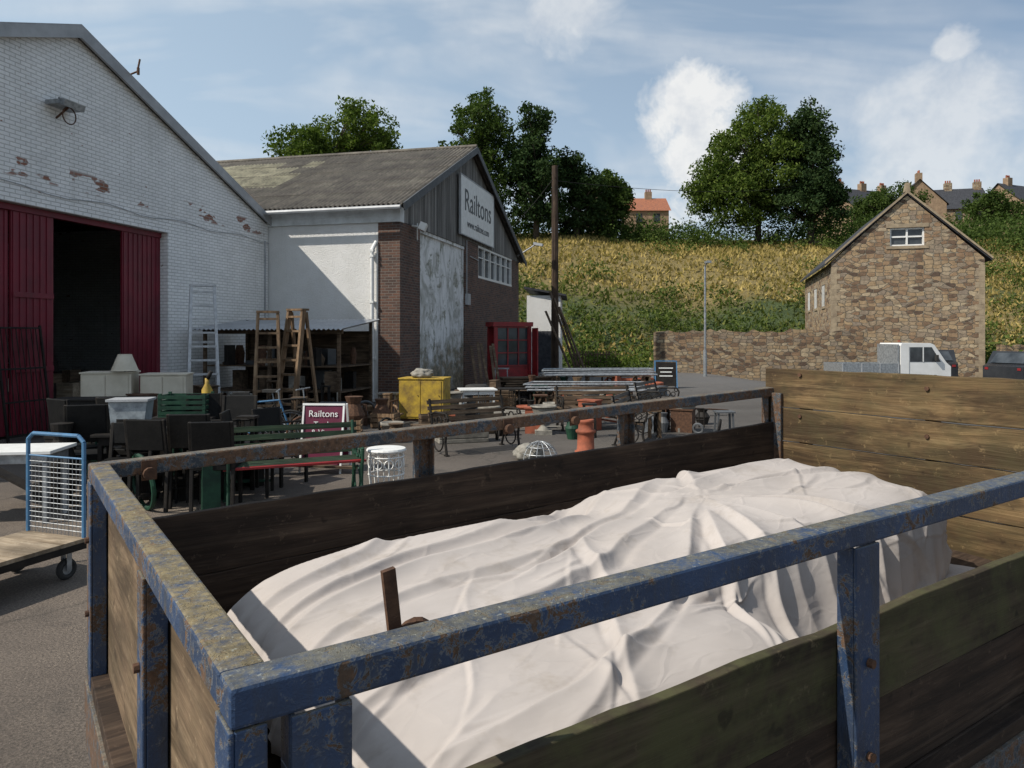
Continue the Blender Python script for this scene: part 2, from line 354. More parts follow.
# ------------------------------------------------------------------ foliage
def leafobj(name,P,size,mat,parent=None,aspect=.75):
    n=len(P); P=np.asarray(P)
    a=rng.normal(size=(n,3)); a/=np.linalg.norm(a,axis=1)[:,None]
    t=rng.normal(size=(n,3)); b=np.cross(a,t); b/=np.linalg.norm(b,axis=1)[:,None]
    sz=size*(.55+.9*rng.random(n))[:,None]
    V=np.stack([P-a*sz*.5,P+b*sz*.5*aspect*.6,P+a*sz*.5,P-b*sz*.5*aspect*.6],1).reshape(-1,3)
    me=bpy.data.meshes.new(name); me.vertices.add(4*n); me.vertices.foreach_set('co',V.ravel())
    me.loops.add(4*n); me.loops.foreach_set('vertex_index',np.arange(4*n,dtype=np.int32))
    me.polygons.add(n); me.polygons.foreach_set('loop_start',np.arange(0,4*n,4,dtype=np.int32)); me.polygons.foreach_set('loop_total',np.full(n,4,dtype=np.int32))
    me.update(calc_edges=True); me.materials.append(mat)
    ob=bpy.data.objects.new(name,me); scene.collection.objects.link(ob)
    if parent: ob.parent=parent
    return ob
def blobpts(c,r,n,flat=.8):
    d=rng.normal(size=(n,3)); d/=np.linalg.norm(d,axis=1)[:,None]
    rr=r*(.4+.85*rng.random(n)**.8)[:,None]
    return np.array(c)+d*rr*np.array([1,1,flat])
NL=[0]
def tree(name,x,y,crowns,mat,leaf=.36,blob=1.3,per=1.0,trunkr=.35):
    z0=gz(x,y)-.2
    e=empty(name,(x,y,z0))
    pts=[];cs=[]
    for (cx,cy,cz,rx,ry,rz) in crowns:
        nb=int(15*per*(rx*ry*rz)**.5/(blob*blob*1.3))
        for i in range(max(8,nb)):
            d=rng.normal(size=3); d/=np.linalg.norm(d)
            k=.35+.75*rng.random()**.7
            c=np.array([cx-x,cy-y,cz-z0])+d*k*np.array([rx,ry,rz])
            r=blob*(.4+.8*rng.random()); cs.append(c)
            pts.append(blobpts(c,r,int(95*r*r/(leaf/.42)**2)+20))
    P=np.concatenate(pts); NL[0]+=len(P)
    leafobj('crown',P,leaf,mat,e)
    mb=MB(); top=max(c[2]+c[5]*.4 for c in crowns)-z0
    mb.tube((0,0,0),(0.1,0,top*.45),trunkr,trunkr*.6,10); mb.tube((0.1,0,top*.45),(0,.1,top*.8),trunkr*.6,trunkr*.12,8)
    for c in cs[::4]:
        zz=max(.2*top,min(top*.7,c[2]-2)); mb.tube((0.05,0,zz),tuple(c),trunkr*.25,.03,6)
    mb.build('trunk',[mBark],parent=e,smooth=True); return e
tree('deciduous_tree',26.6,80,[(27,80,23.6,3.4,4,3.2),(23.4,80.5,20.6,3.0,3.5,3.0),(24.5,80,16.8,4.9,4,3.2),(28.5,79.5,19.5,3.5,4,3.5),(22.2,80,17.6,2.4,3,2)],mLeafM,per=1.05,blob=1.0)
tree('deciduous_tree',31.5,78,[(31.0,78,23.3,1.8,3,2.8),(31.8,78,19.6,2.4,3,3.2),(31.0,77.5,16,3.7,3.2,3.2),(32.8,78,17,1.7,2.4,1.9)],mLeafC,per=1.2,blob=.85)
tree('deciduous_tree',-3.4,75,[(-3.4,75,23.6,2.4,3,2.8),(-4.8,75,20,2.4,3,3.0),(-1.9,75,21,2.2,3,2.6),(-3.4,75,16.6,3.2,3,3)],mLeafD,blob=.8,per=.8)
tree('deciduous_tree',2.4,74,[(2.2,74,22.4,1.3,2,2.7),(2.6,74,18.6,2.4,2.6,2.8),(1.0,74,18.4,1.9,2,2.5),(2.4,74,15.6,3.2,2.6,2.6)],mLeafC,blob=.72,per=.95)
tree('deciduous_tree',6.6,76,[(6.0,76,19,1.3,2,1.9),(7.6,76,17,2.0,2,1.8),(6.6,76,14.8,3,2,2.2)],mLeafC,blob=.7,per=.95)
tree('deciduous_tree',10.3,79,[(10.0,79,17.8,1.2,2,1.7),(11.3,79,16.6,1.4,2,1.6),(10.4,79,14.8,2.4,2,1.8)],mLeafD,blob=.65,per=1.0)
tree('deciduous_tree',-17,70,[(-14.6,70,21.0,3.2,4,2.4),(-19.2,70,19.2,2.8,4,2.2),(-16.5,70,17,5.4,4,3.5),(-12.9,70,19.4,2.4,3,2)],mLeafM,per=.9,blob=.95)
tree('deciduous_tree',50,96,[(50,96,18.8,3.2,3,2.2),(46.5,96,18,2.4,3,1.8)],mLeafD,per=.9,blob=.8)
tree('deciduous_tree',63,98,[(63,98,18.6,2.6,3,2.2),(66,98,18,2.4,3,1.6)],mLeafD,per=.9,blob=.8)
def bushes(name,zones,mat,leaf,per=110):
    pts=[]
    for (x0,x1,y0,y1,n,r0,r1) in zones:
        for i in range(n):
            x=x0+(x1-x0)*rng.random(); y=y0+(y1-y0)*rng.random(); r=r0+(r1-r0)*rng.random()**1.5
            pts.append(blobpts((x,y,gz(x,y)+r*.35),r,int(per*r*r/(leaf/.3)**2/1.3)+12))
    P=np.concatenate(pts); NL[0]+=len(P)
    return leafobj(name,P,leaf,mat)
bushes('hedge',[(-35,125,79,88,150,1.1,2.8),(-8,30,76.5,82,60,1.2,2.7),(34,110,72,82,90,1.3,2.8),(34,100,86,92,50,1.5,3.2)],mLeafD,.34)
bushes('bramble_bushes',[(0,40,46.5,54,100,.5,1.7),(10,36,54,61,34,.5,1.6),(38,90,47,76,170,.7,2.0),(2,14,43.8,47,26,.4,1.2),(2,60,60,74,22,.4,1.3),(-6,8,50,62,26,.5,1.4),(8,36,74,79,30,.6,1.6)],mLeafB,.27)
bushes('wall_top_ivy',[(9.5,16,38.5,40.5,16,.4,.8),(4.0,7.6,41,43.5,12,.4,.9),(24.8,36,35,44,26,.8,1.7)],mLeafM,.22)
def blades(name,n,mat,sgn,hh):
    X=-12+100*rng.random(n);Y=47+34*rng.random(n)
    keep=np.array([sgn*(1.2*fbm(x*.6,y,.10)+(y-57)*.022+.08*random.uniform(-1,1))>0 for x,y in zip(X,Y)])
    X=X[keep];Y=Y[keep];Z=np.array([gz(x,y) for x,y in zip(X,Y)])
    n=len(X);B=np.stack([X,Y,Z],1)
    ang=rng.random(n)*6.28;w=.08+.10*rng.random(n);h=hh*(.5+1.0*rng.random(n))
    dx=np.stack([np.cos(ang)*w,np.sin(ang)*w,np.zeros(n)],1)
    tp=B+np.stack([rng.normal(size=n)*.15,rng.normal(size=n)*.15,h],1)
    V=np.stack([B-dx,B+dx,tp],1).reshape(-1,3)
    me=bpy.data.meshes.new(name); me.vertices.add(3*n); me.vertices.foreach_set('co',V.ravel()); me.loops.add(3*n); me.loops.foreach_set('vertex_index',np.arange(3*n,dtype=np.int32)); me.polygons.add(n); me.polygons.foreach_set('loop_start',np.arange(0,3*n,3,dtype=np.int32)); me.polygons.foreach_set('loop_total',np.full(n,3,dtype=np.int32)); me.update(calc_edges=True); me.materials.append(mat)
    o=bpy.data.objects.new(name,me); scene.collection.objects.link(o)
blades('dry_grass',42000,mGrassB,1,.30); blades('green_grass',30000,mGrassG,-1,.30)
print('veg',time.time()-T0,'leaves',NL[0])
# ------------------------------------------------------------------ building A
eA=empty('white_brick_shed',(-9.09,13.1,0),math.atan2(.977,.215))
xl,xr,ax=-5.46,8.88,1.71
mb=MB()
mb.b2((xl,0,0),(-1.06,.35,4.31)); mb.b2((4.48,0,0),(xr,.35,4.31))
mb.prism([(xl,4.31),(xr,4.31),(xr,5.12),(ax,7.88),(xl,5.12)],0,.35)
mb.b2((xl,.35,0),(xl+.3,26,5.1)); mb.b2((xr-.3,.35,0),(xr,26,5.1)); mb.b2((xl+.3,25.7,0),(xr-.3,26,5.1))
mb.prism([(xl+.3,5.1),(xr-.3,5.1),(ax,7.7)],25.7,26)
mb.build('walls',[mWB],parent=eA)
mb=MB()
for sx,ex in((xr+.25,1),(xl-.25,-1)):
    x0,z0=ax,8.02; x1=sx; z1=8.02-abs(sx-ax)*(2.77/7.17)
    mb.prism([(x0,z0-.02),(x1,z1-.02),(x1,z1-.1),(x0,z0-.1)] if ex>0 else [(x0,z0-.02),(x0,z0-.1),(x1,z1-.1),(x1,z1-.02)],-.1,26.1)
mb.build('roof',[mCor],parent=eA)
mb=MB()
for sx in(xr+.27,xl-.27):
    z1=8.05-abs(sx-ax)*(2.77/7.17)
    mb.prism([(ax,8.07),(sx,z1+.02),(sx,z1-.20),(ax,7.82)],-.16,-.103)
    mb.prism([(ax,8.09),(sx,z1+.04),(sx,z1+.022),(ax,8.072)],-.16,.3)
mb.build('bargeboard',[mGry],parent=eA)
mb=MB()
def ribbed(mb,x0,x1,z0,z1,y,p=.15):
    mb.b2((x0,y,z0),(x1,y+.05,z1))
    x=x0+.03
    while x<x1-.04:
        mb.b2((x,y-.018,z0+.02),(x+.05,y-.001,z1-.02)); x+=p
ribbed(mb,3.24,4.47,.05,4.2,.2); ribbed(mb,-1.05,.42,.05,4.2,.24); ribbed(mb,.44,1.39,.05,4.2,.2)
mb.b2((-1.05,.16,4.19),(4.47,.30,4.305))
for z in(1.2,2.6): mb.b2((.46,.165,z),(1.37,.18,z+.1))
mb.build('sliding_doors',[mMar],parent=eA,bevel=.004)
mb=MB()
for i in range(26):
    x=random.uniform(.2,4.2); y=random.uniform(.9,4); w_=random.uniform(.2,.8); h=random.uniform(.3,1.4)
    mb.box((x,y,h/2),(w_,.5,h),i%4,(0,0,random.uniform(-.3,.3)))
    mb.box((x,y,h+.15),(w_*.5,.2,.25),(i+1)%4)
mb.build('stored_furniture',[mWoodX,mBlk,mCream,mPly],parent=eA)
mb=MB()
mb.b2((.95,-.34,6.28),(1.55,-.04,6.36)); mb.box((1.25,-.35,6.33),(.5,.16,.12),0,(.3,0,0)); mb.torus((1.25,-.3,6.12),(0,1,0),.16,.012,1,a0=0,a1=6.2); mb.tube((1.25,0,6.1),(1.25,-.3,6.3),.02,.02,6,1)
mb.build('floodlight',[mGalv,mRust],parent=eA)
mb=MB(); mb.path([(3.1,-.05,7.55),(3.1,-.3,7.62),(3.15,-.32,7.9)],.02); mb.tube((3.1,-.32,7.55),(3.1,-.32,7.7),.03); mb.build('roof_bracket',[mRust],parent=eA)
mb=MB()
pts=[(-.5+i*.5,-.02,4.62+.05*math.sin(i*1.3)) for i in range(20)]
mb.path(pts,.008,5); mb.path([(8.7,-.02,4.64),(8.7,-.02,.2)],.03,6)
mb.build('wall_cable',[mGry],parent=eA)
# ------------------------------------------------------------------ building B
angB=math.atan2(.972,.234)
eB=empty('brick_workshop',(-3.15,20.8,0),angB)
mb=MB()
mb.b2((0,0,0),(1.59,.3,5.1)); mb.b2((0,.3,0),(.3,.66,5.08))
mb.b2((6.18,0,0),(14.8,.3,4.1)); mb.b2((6.18,0,4.1),(7.9,.3,5.35)); mb.b2((13.4,0,4.1),(14.8,.3,5.35))
mb.b2((14.5,.3,0),(14.8,14,5.3)); mb.b2((0.3,13.7,0),(14.5,14,5.3))
mb.build('brick_walls',[mBR],parent=eB)
mb=MB(); mb.b2((.03,.66,0),(.3,14,5.08)); mb.build('rendered_wall',[mWR],parent=eB)
mb=MB(); mb.b2((-.06,-.03,5.083),(.26,14,5.50)); mb.b2((-.075,.6,5.25),(-.062,14,5.29)); mb.build('fascia',[mFas],parent=eB,bevel=.004)
mb=MB()
mb.prism([(0.262,5.103),(6.18,5.103),(6.18,5.353),(14.8,5.353),(6.81,8.68),(.262,5.6)],-.02,.25)
mb.prism([(.262,5.3),(14.8,5.3),(6.81,8.6)],13.7,14)
mb.build('gable_cladding',[mClad],parent=eB)
mb=MB(); mb.b2((1.6,.1,0.02),(6.17,.16,5.1)); mb.b2((1.62,.02,5.0),(6.16,.099,5.098)); mb.b2((1.62,.05,0.02),(1.7,.099,4.998)); mb.b2((6.08,.05,.02),(6.16,.099,4.998)); mb.build('painted_door_mural',[mMist],parent=eB)
mb=MB(); mb.b2((7.9,.12,4.1),(13.4,.15,5.35),0)
mb.b2((7.9,.0,4.1),(13.4,.12,4.19),1); mb.b2((7.9,.0,5.27),(13.4,.12,5.35),1)
for i in range(7):
    x=7.9+i*(5.43/6); mb.b2((x,.01,4.19),(x+.07,.118,5.27),1)
mb.b2((7.97,.05,4.9),(13.3,.117,4.94),1)
mb.build('windows',[mGl,mWh],parent=eB)
def corr(name,x0,z0,x1,z1,y0,y1,parent,rl=None):
    ys_=np.arange(y0,y1,.0244); k=8
    L=math.hypot(x1-x0,z1-z0); nx_,nz_=-(z1-z0)/L,(x1-x0)/L
    if nz_<0: nx_,nz_=-nx_,-nz_
    vs=[];fs=[];ms=[]
    for y in ys_:
        o=.034*math.sin(2*math.pi*y/.146)
        for j in range(k+1):
            t=j/k; sag=.05*noise.noise(Vector((t*4,y*.5,1))); vs.append((x0+(x1-x0)*t+nx_*(o+sag),y,z0+(z1-z0)*t+nz_*(o+sag)))
    for i in range(len(ys_)-1):
        sheet_i=int((ys_[i]-y0)/1.02)
        for j in range(k):
            fs.append((i*(k+1)+j,i*(k+1)+j+1,(i+1)*(k+1)+j+1,(i+1)*(k+1)+j))
            hit=rl and rl[0]<ys_[i]<rl[1] and rl[2]<=j<rl[3] and (sheet_i*7+j*3)%5!=0
            ms.append(1 if hit else 0)
    m_=MB(); m_.v=vs; m_.f=fs; m_.m=ms
    return m_.build(name,[mCor,mRL],parent=parent,smooth=True,fix=False)
corr('roof_slope',-.4,5.52,6.81,8.84,-.25,14.2,eB,(5.3,10.5,3,7))
corr('roof_slope',15.2,5.35,6.81,8.84,-.25,14.2,eB)
mb=MB()
for k in range(4):
    t=(k+.9)/5; mb.b2((-.4+7.21*t-.01,-.2,5.52+3.32*t+.035),(-.4+7.21*t+.012,14.1,5.52+3.32*t+.045))
mb.tube((6.81,-.27,8.86),(6.81,14.2,8.86),.09,.09,8); mb.build('ridge',[mCor],parent=eB)
mb=MB()
mb.beam((-.42,-.29,5.43),(6.81,-.29,8.74),.04,.22); mb.beam((15.2,-.29,5.27),(6.81,-.29,8.74),.04,.22); mb.build('bargeboard',[mDGy],parent=eB)
mb=MB(); 
mb.tube((-.1,.80,.1),(-.1,.80,4.3),.055,.055,10,0); mb.tube((-.1,.80,4.3),(-.02,.70,4.55),.055,.055,10,0); mb.b2((-.16,.74,4.25),(-.03,.86,4.32),0)
for z in(1.2,2.8,4.1): mb.b2((-.165,.735,z),(.029,.865,z+.05),0)
mb.build('drainpipe',[mWh],parent=eB)
mb=MB(); mb.tube((-.45,-.2,5.42),(-.45,14,5.38),.065,.065,8,0); mb.build('gutter',[mGry],parent=eB)
mb=MB(); mb.box((.9,-.35,5.05),(.45,.2,.22),0,(.4,0,.3)); mb.tube((.9,0,5.1),(.9,-.3,5.05),.03); mb.tube((1.1,-.1,5.2),(1.1,-.1,4.7),.02); mb.build('floodlight',[mWh],parent=eB)
mb=MB(); mb.tube((14.3,-.05,5.6),(14.3,-.9,6.1),.03); mb.box((14.3,-1.05,6.12),(.25,.45,.12),0,(.2,0,0)); mb.build('wall_lamp',[mGry],parent=eB)
mb=MB(); mb.path([(6.3,-.03,5.35),(6.3,-.03,3.2)],.02); mb.path([(6.7,-.03,4.8),(7.8,-.03,4.75)],.02); mb.b2((6.2,-.12,3.0),(6.5,-.003,3.4)); mb.build('conduit',[mGry],parent=eB)
eS=empty('shop_sign',(-3.15+.234*7.4+.972*.13,20.8+.972*7.4-.234*.13,6.52),angB)
mb=MB(); mb.b2((-2.2,-.03,-1.05),(2.2,.03,1.0),0)
mb.b2((-2.24,-.04,-1.09),(2.24,.04,-1.052),1); mb.b2((-2.24,-.04,1.002),(2.24,.04,1.04),1); mb.b2((-2.24,-.04,-1.05),(-2.202,.04,1.0),1); mb.b2((2.202,-.04,-1.05),(2.24,.04,1.0),1)
mb.build('board',[mWh,mGry],parent=eS)
text('lettering','Railtons',1.12,eS,(0,-.036,.16),(R(90),0,0),mDGy); text('lettering_small','www.railtons.com',.40,eS,(0,-.036,-.62),(R(90),0,0),mDGy)
eX=empty('white_outbuilding',(.75,37.5,0),R(-5))
mb=MB(); mb.b2((0,0,0),(1.7,5,3.9)); mb.build('walls',[mWR],parent=eX)
mb=MB(); mb.prism([(-.15,4.35),(2.0,3.95),(2.0,3.85),(-.15,4.25)],-.2,5.2); mb.b2((.55,-.03,.0),(1.25,-.003,2.1)); mb.build('roof',[mSlate],parent=eX)
# ------------------------------------------------------------------ stone house
eH=empty('stone_house',(16.4,38,0),math.atan2(-.274,.962))
Wd=6.93; ap=3.5; ez=5.65; az=8.9
mb=MB()
mb.prism([(0,-1.2),(Wd,-1.2),(Wd,5.65),(6.17,6.37),(.775,6.37),(0,5.65)],0,.4)
mb.prism([(.775,6.37),(2.73,6.37),(2.73,7.28),(1.755,7.28)],0,.4)
mb.prism([(4.3,6.37),(6.17,6.37),(5.21,7.28),(4.3,7.28)],0,.4)
mb.prism([(1.755,7.28),(5.21,7.28),(ap,8.9)],0,.4)
mb.b2((0,.4,-1.2),(.4,12.6,5.6)); mb.b2((Wd-.4,.4,-1.2),(Wd,12.6,5.6)); mb.prism([(.4,-1.2),(Wd-.4,-1.2),(Wd-.4,5.6),(ap,8.7),(.4,5.6)],12.2,12.6)
mb.build('walls',[mST],parent=eH)
mb=MB()
for sx in(-.3,Wd+.3):
    sl=(az-ez)/ap; z1=az+.16-abs(sx-ap)*sl*.985
    mb.prism([(ap,az+.16),(sx,z1),(sx,z1-.12),(ap,az+.04)],-.1,12.8)
mb.build('roof',[mSlate],parent=eH)
mb=MB()
for sx in(-.32,Wd+.32):
    z1=az+.2-abs(sx-ap)*(az-ez)/ap*.985
    mb.prism([(ap,az+.22),(sx,z1+.04),(sx,z1-.07),(ap,az+.09)],-.16,-.102)
mb.prism([(ap-.14,az+.15),(ap+.14,az+.15),(ap+.08,az+.6),(ap-.08,az+.6)],-.15,.15)
mb.b2((2.55,-.04,6.22),(4.48,.2,6.366)); mb.b2((2.55,-.035,7.284),(4.48,.2,7.48))
z=-1.0;i=0
while z<5.3:
    w=.42 if i%2 else .26
    mb.b2((-.012,-.012,z),(w,.2,z+.27)); mb.b2((Wd-w,-.012,z),(Wd+.012,.2,z+.27)); z+=.275;i+=1
for y in(3,6.5,10): 
    mb.b2((-.05,y-.65,4.65),(.2,y+.65,4.85)); mb.b2((-.05,y-.65,3.35),(.2,y+.65,3.48)); mb.b2((-.05,y-.6,1.9),(.2,y+.6,2.1))
mb.build('dressed_stone',[mSand],parent=eH)
mb=MB(); mb.b2((2.73,.2,6.37),(4.3,.24,7.28),0)
for x in(2.73,3.48,4.22): mb.b2((x,.1,6.37),(x+.08,.199,7.28),1)
for z in(6.37,6.8,7.2): mb.b2((2.812,.11,z),(4.21,.198,z+.075),1)
for y in(3,6.5,10):
    mb.b2((-.02,y-.45,3.48),(-.001,y+.45,4.65),0); mb.b2((-.04,y-.03,3.48),(-.021,y+.03,4.65),1)
    for yy in(y-.47,y+.41): mb.b2((-.04,yy,3.48),(-.021,yy+.06,4.65),1)
    mb.b2((-.02,y-.4,0),(-.001,y+.4,1.9),0)
mb.build('windows',[mGl,mWh],parent=eH)
def swall(name,p0,p1,h,th=.5):
    L=math.hypot(p1[0]-p0[0],p1[1]-p0[1]); a=math.atan2(p1[1]-p0[1],p1[0]-p0[0])
    n=int(L/.28); mb=MB(); vs=[];fs=[]
    for i in range(n+1):
        x=L*i/n; hh=h+.14*noise.noise(Vector((x*.7,h,0)))+.09*random.uniform(-1,1)+.12*noise.noise(Vector((x*.2,7,0)))
        vs+=[(x,0,-1),(x,0,hh),(x,th,hh-.03),(x,th,-1)]
    for i in range(n):
        a0=i*4;b0=a0+4
        for j in range(3): fs.append((a0+j,b0+j,b0+j+1,a0+j+1))
    fs+=[(0,1,2,3),(n*4,n*4+1,n*4+2,n*4+3)]
    mb.add(vs,fs); return mb.build(name,[mSW],(p0[0],p0[1],0),a)
swall('stone_wall',(7.7,37.6),(16.9,35.2),2.1)
swall('stone_wall',(7.7,37.6),(9.2,44),2.0)
swall('stone_wall',(23.5,35.5),(40,33.5),1.3)
mb=MB()
for i in range(16): 
    x=i*.17; mb.b2((x,0,0),(x+.09,.03,.95+.03*random.random()))
mb.b2((-.05,.032,.3),(2.75,.07,.38)); mb.b2((-.05,.032,.75),(2.75,.07,.83)); mb.build('wooden_fence',[mWoodX],(3.5,42.5,0),R(-3))
def hhouse(name,x,y,zb,w,d,eh,rh,rot,rm,wm,chim):
    e=empty(name,(x,y,zb),rot)
    mb=MB(); mb.b2((-w/2,-d/2,-6),(w/2,d/2,eh)); 
    mb.add([(-w/2,-d/2,eh),(-w/2,d/2,eh),(-w/2,0,eh+rh),(w/2,-d/2,eh),(w/2,d/2,eh),(w/2,0,eh+rh)],[(0,1,2),(3,5,4)]); mb.build('walls',[wm],parent=e)
    mb=MB()
    for s_ in(-1,1):
        mb.add([(-w/2-.3,s_*(d/2+.3),eh-.2),(w/2+.3,s_*(d/2+.3),eh-.2),(w/2+.3,0,eh+rh+.08),(-w/2-.3,0,eh+rh+.08)],[(0,1,2,3)])
    mb.build('roof',[rm],parent=e)
    mb=MB()
    for cx in chim:
        mb.b2((cx-.5,-.4,eh+rh-.8),(cx+.5,.4,eh+rh+1.0),0)
        for k in(-.3,0,.3): mb.tube((cx+k,0,eh+rh+1.0),(cx+k,0,eh+rh+1.4),.12,.10,8,1)
    mb.build('chimneys',[wm,mTer],parent=e)
    mb=MB()
    k=-w/2+1.2
    while k<w/2-1: mb.b2((k,-d/2-.04,eh-1.9),(k+.9,-d/2-.003,eh-.6),0); k+=2.6
    mb.build('windows',[mGl],parent=e)
mPk=simple('brown_stone',(.32,.22,.14),(.20,.135,.085),2,.9)
hhouse('hilltop_house',20,112,14.8,6.0,7,5.5,2.2,0,mTile,mPk,[.6])
hhouse('hilltop_house',13.5,114,15.0,2.4,6,5.5,2.0,.2,mSlate,mPk,[0])
hhouse('hilltop_house',52.5,112,16.0,10,8,4.6,3.2,.35,mSlate,mPk,[-3.8,0.6,4.5])
hhouse('hilltop_house',66,114,16.2,11,8,4.6,3.4,-.25,mSlate,mST,[-4.5,1,5])
hhouse('hilltop_house',59.8,110,16.0,6,7,4.8,3.6,1.3,mSlate,mPk,[-2.4])
hhouse('hilltop_house',77,112,16.2,10,8,4.6,3.6,.4,mSlate,mPk,[-3,4])
mb=MB(); mb.tube((0,0,-.3),(0,0,9.9),.19,.14,12); mb.b2((-.02,-.2,9.3),(.02,.2,9.36)); 
for k in range(8): mb.beam((-.22 if k%2 else .22,0,5.6+k*.45),(0,0,5.6+k*.45),.02,.02)
mb.build('telegraph_pole',[mPole],(2.03,35,0))
mb=MB()
for (p,q,sag) in (((2.03,35,9.2),(30,77,17.5),.6),((2.03,35,9.4),(-.2,33.8,6.6),.1)):
    p=Vector(p);q=Vector(q); pts=[p.lerp(q,i/16)-Vector((0,0,sag*4*(i/16)*(1-i/16))) for i in range(17)]
    mb.path(pts,.014,5)
mb.build('telegraph_wire',[mBlk])
mb=MB(); mb.tube((0,0,-.6),(0,0,1.2),.085,.085,12); mb.tube((0,0,1.2),(0,0,5.05),.055,.045,10); mb.tube((0,0,5.05),(0,-.35,5.2),.03,.03,8); mb.box((0,-.5,5.2),(.2,.45,.1)); mb.build('street_lamp',[mGalv],(8.87,34,0),0)
mb=MB()
for dx,h in((0,3.9),(.2,3.6),(.42,3.2),(-.2,3.0)): mb.beam((dx,0,0),(dx-1.25,.5,h),.20,.05)
mb.build('leaning_plank',[mWoodX],(3.0,33.6,0))
# ------------------------------------------------------------------ trailer
uL,vW=3.78,2.0; angT=math.atan2(.563,.826)
def tw(u,v,z): return z+u*(.0055+.0269*max(0,min(1,v/2.)))
def twist(mb):
    mb.v=[(p[0],p[1],tw(*p)) for p in mb.v]
eT=empty('farm_trailer',(-.355,.932,0),angT)
mBluT=paint('chipped_blue_paint',(.030,.065,.145),.54,.5,(.17,.155,.11),.85)
mBluE=paint('lichened_blue_paint',(.030,.062,.135),.66,.6,(.24,.19,.10),1.0)
mBluR=paint('rusty_blue_paint',(.04,.055,.075),1.1,.7,(.17,.145,.11),1.0)
mBWd=wood('trailer_board_dark',(.022,.014,.010),(.060,.038,.025),(.12,.082,.055),0,.8,0,.006,.5)
mBWg=wood('trailer_board_algae',(.035,.026,.015),(.075,.056,.033),(.14,.11,.065),0,.85,.75,.006,.4)
mBWh=wood('trailer_headboard_wood',(.080,.048,.024),(.175,.110,.050),(.27,.185,.09),1,.8,.25,.009,.8)
mPlyE=wood('trailer_end_ply',(.12,.078,.048),(.24,.165,.10),(.36,.265,.17),1,.8,.12,.005,.7)
zr=1.453; th=.055; w=.062
mb=MB(); mb.b2((0,0,zr-th),(uL,w,zr)); twist(mb); mb.build('top_rail_near',[mBluT],parent=eT,bevel=.006)
mb=MB(); mb.b2((0.0,w+.001,zr-th+.001),(w,vW-w,zr-.001)); twist(mb); mb.build('top_rail_end',[mBluE],parent=eT,bevel=.006)
mb=MB(); mb.b2((0,vW-w,zr-th),(uL,vW,zr)); twist(mb); mb.build('top_rail_far',[mBluR],parent=eT,bevel=.006)
mb=MB()
def chan(u,v,dirv,z0=.6,z1=zr-th-.002,wd=.085,dp=.05,t=.008):
    mb.b2((u-wd/2,v,z0),(u+wd/2,v+dirv*-t,z1))
    mb.b2((u-wd/2,v-dirv*t,z0),(u-wd/2+t,v-dirv*dp,z1)); mb.b2((u+wd/2-t,v-dirv*t,z0),(u+wd/2,v-dirv*dp,z1))
for u in(.12,1.445,2.52,3.70): chan(u,-.002,-1,wd=.10 if u>1 else .085)
twist(mb); mb.build('posts_near',[mBluT],parent=eT,bevel=.003)
mb=MB()
for u in(.04,1.30,2.52,3.74): chan(u,vW+.002,1)
twist(mb); mb.build('posts_far',[mBluR],parent=eT,bevel=.003)
mb=MB()
def chane(v,u0=-.002,z0=.55,z1=zr-th-.002,wd=.075,dp=.05,t=.008):
    mb.b2((u0,v-wd/2,z0),(u0+t,v+wd/2,z1)); mb.b2((u0+t,v-wd/2,z0),(u0+dp,v-wd/2+t,z1)); mb.b2((u0+t,v+wd/2-t,z0),(u0+dp,v+wd/2,z1))
for v_ in(.04,.76,1.93): chane(v_)
twist(mb); mb.build('posts_end',[mBluT],parent=eT,bevel=.003)
def boards_long(name,v0,v1,mats,z=(1.24,1.005,.77),d=.225):
    mb=MB()
    for i,zt in enumerate(z):
        o=random.uniform(-.003,.003); n=40
        vs=[];
        for k in range(n+1):
            u=.06+(uL-.1)*k/n; wz=.006*noise.noise(Vector((u*2,zt*9,0)))+.003*random.uniform(-1,1)
            vs+=[(u,v0+o,zt-d),(u,v1+o,zt-d),(u,v1+o,zt+wz),(u,v0+o,zt+wz*.8)]
        fs=[]
        for k in range(n):
            a=k*4;b_=a+4
            for j in range(4): fs.append((a+j,a+(j+1)%4,b_+(j+1)%4,b_+j))
        fs+=[(0,1,2,3),(n*4,n*4+3,n*4+2,n*4+1)]
        mb.add(vs,fs,min(i,len(mats)-1))
    twist(mb); return mb.build(name,mats,parent=eT,bevel=.003)
boards_long('side_boards_near',.052,.080,[mBWg,mBWd],(1.19,.97,.75),.217)
boards_long('side_boards_far',vW-.080,vW-.052,[mBWd,mBWd],(1.24,1.005,.77),.233)
mb=MB(); mb.b2((.052,.085,.60),(.072,vW-.085,1.30)); twist(mb); mb.build('end_boards',[mPlyE],parent=eT,bevel=.003)
mb=MB()
zt=1.69
for i,d in enumerate((.235,.20,.255,.235)):
    o=.003*random.uniform(-1,1); n=24; vs=[]; zb=zt-d
    for k in range(n+1):
        vv=vW*k/n; q=.005*noise.noise(Vector((vv*3,i*5,0)))+.002*random.uniform(-1,1)
        vs+=[(uL-.045+o,vv,zb),(uL-.012+o,vv,zb),(uL-.012+o,vv,zt+q),(uL-.045+o,vv,zt+q)]
    fs=[]
    for k in range(n):
        a=k*4;b_=a+4
        for j in range(4): fs.append((a+j,a+(j+1)%4,b_+(j+1)%4,b_+j))
    fs+=[(0,1,2,3),(n*4,n*4+3,n*4+2,n*4+1)]
    mb.add(vs,fs); zt-=d+.006
mb.build('headboard',[mBWh],parent=eT,bevel=.004)
mb=MB()
for vv in(.25,1.0,1.75): mb.b2((uL-.011,vv-.03,.6),(uL+.04,vv+.03,1.66))
mb.b2((uL-.07,vW-.13,.78),(uL-.047,vW-.06,1.54))
mb.build('headboard_posts',[mBluR],parent=eT,bevel=.003)
mb=MB(); mb.b2((.0,.0,.70),(uL,vW,.745),0)
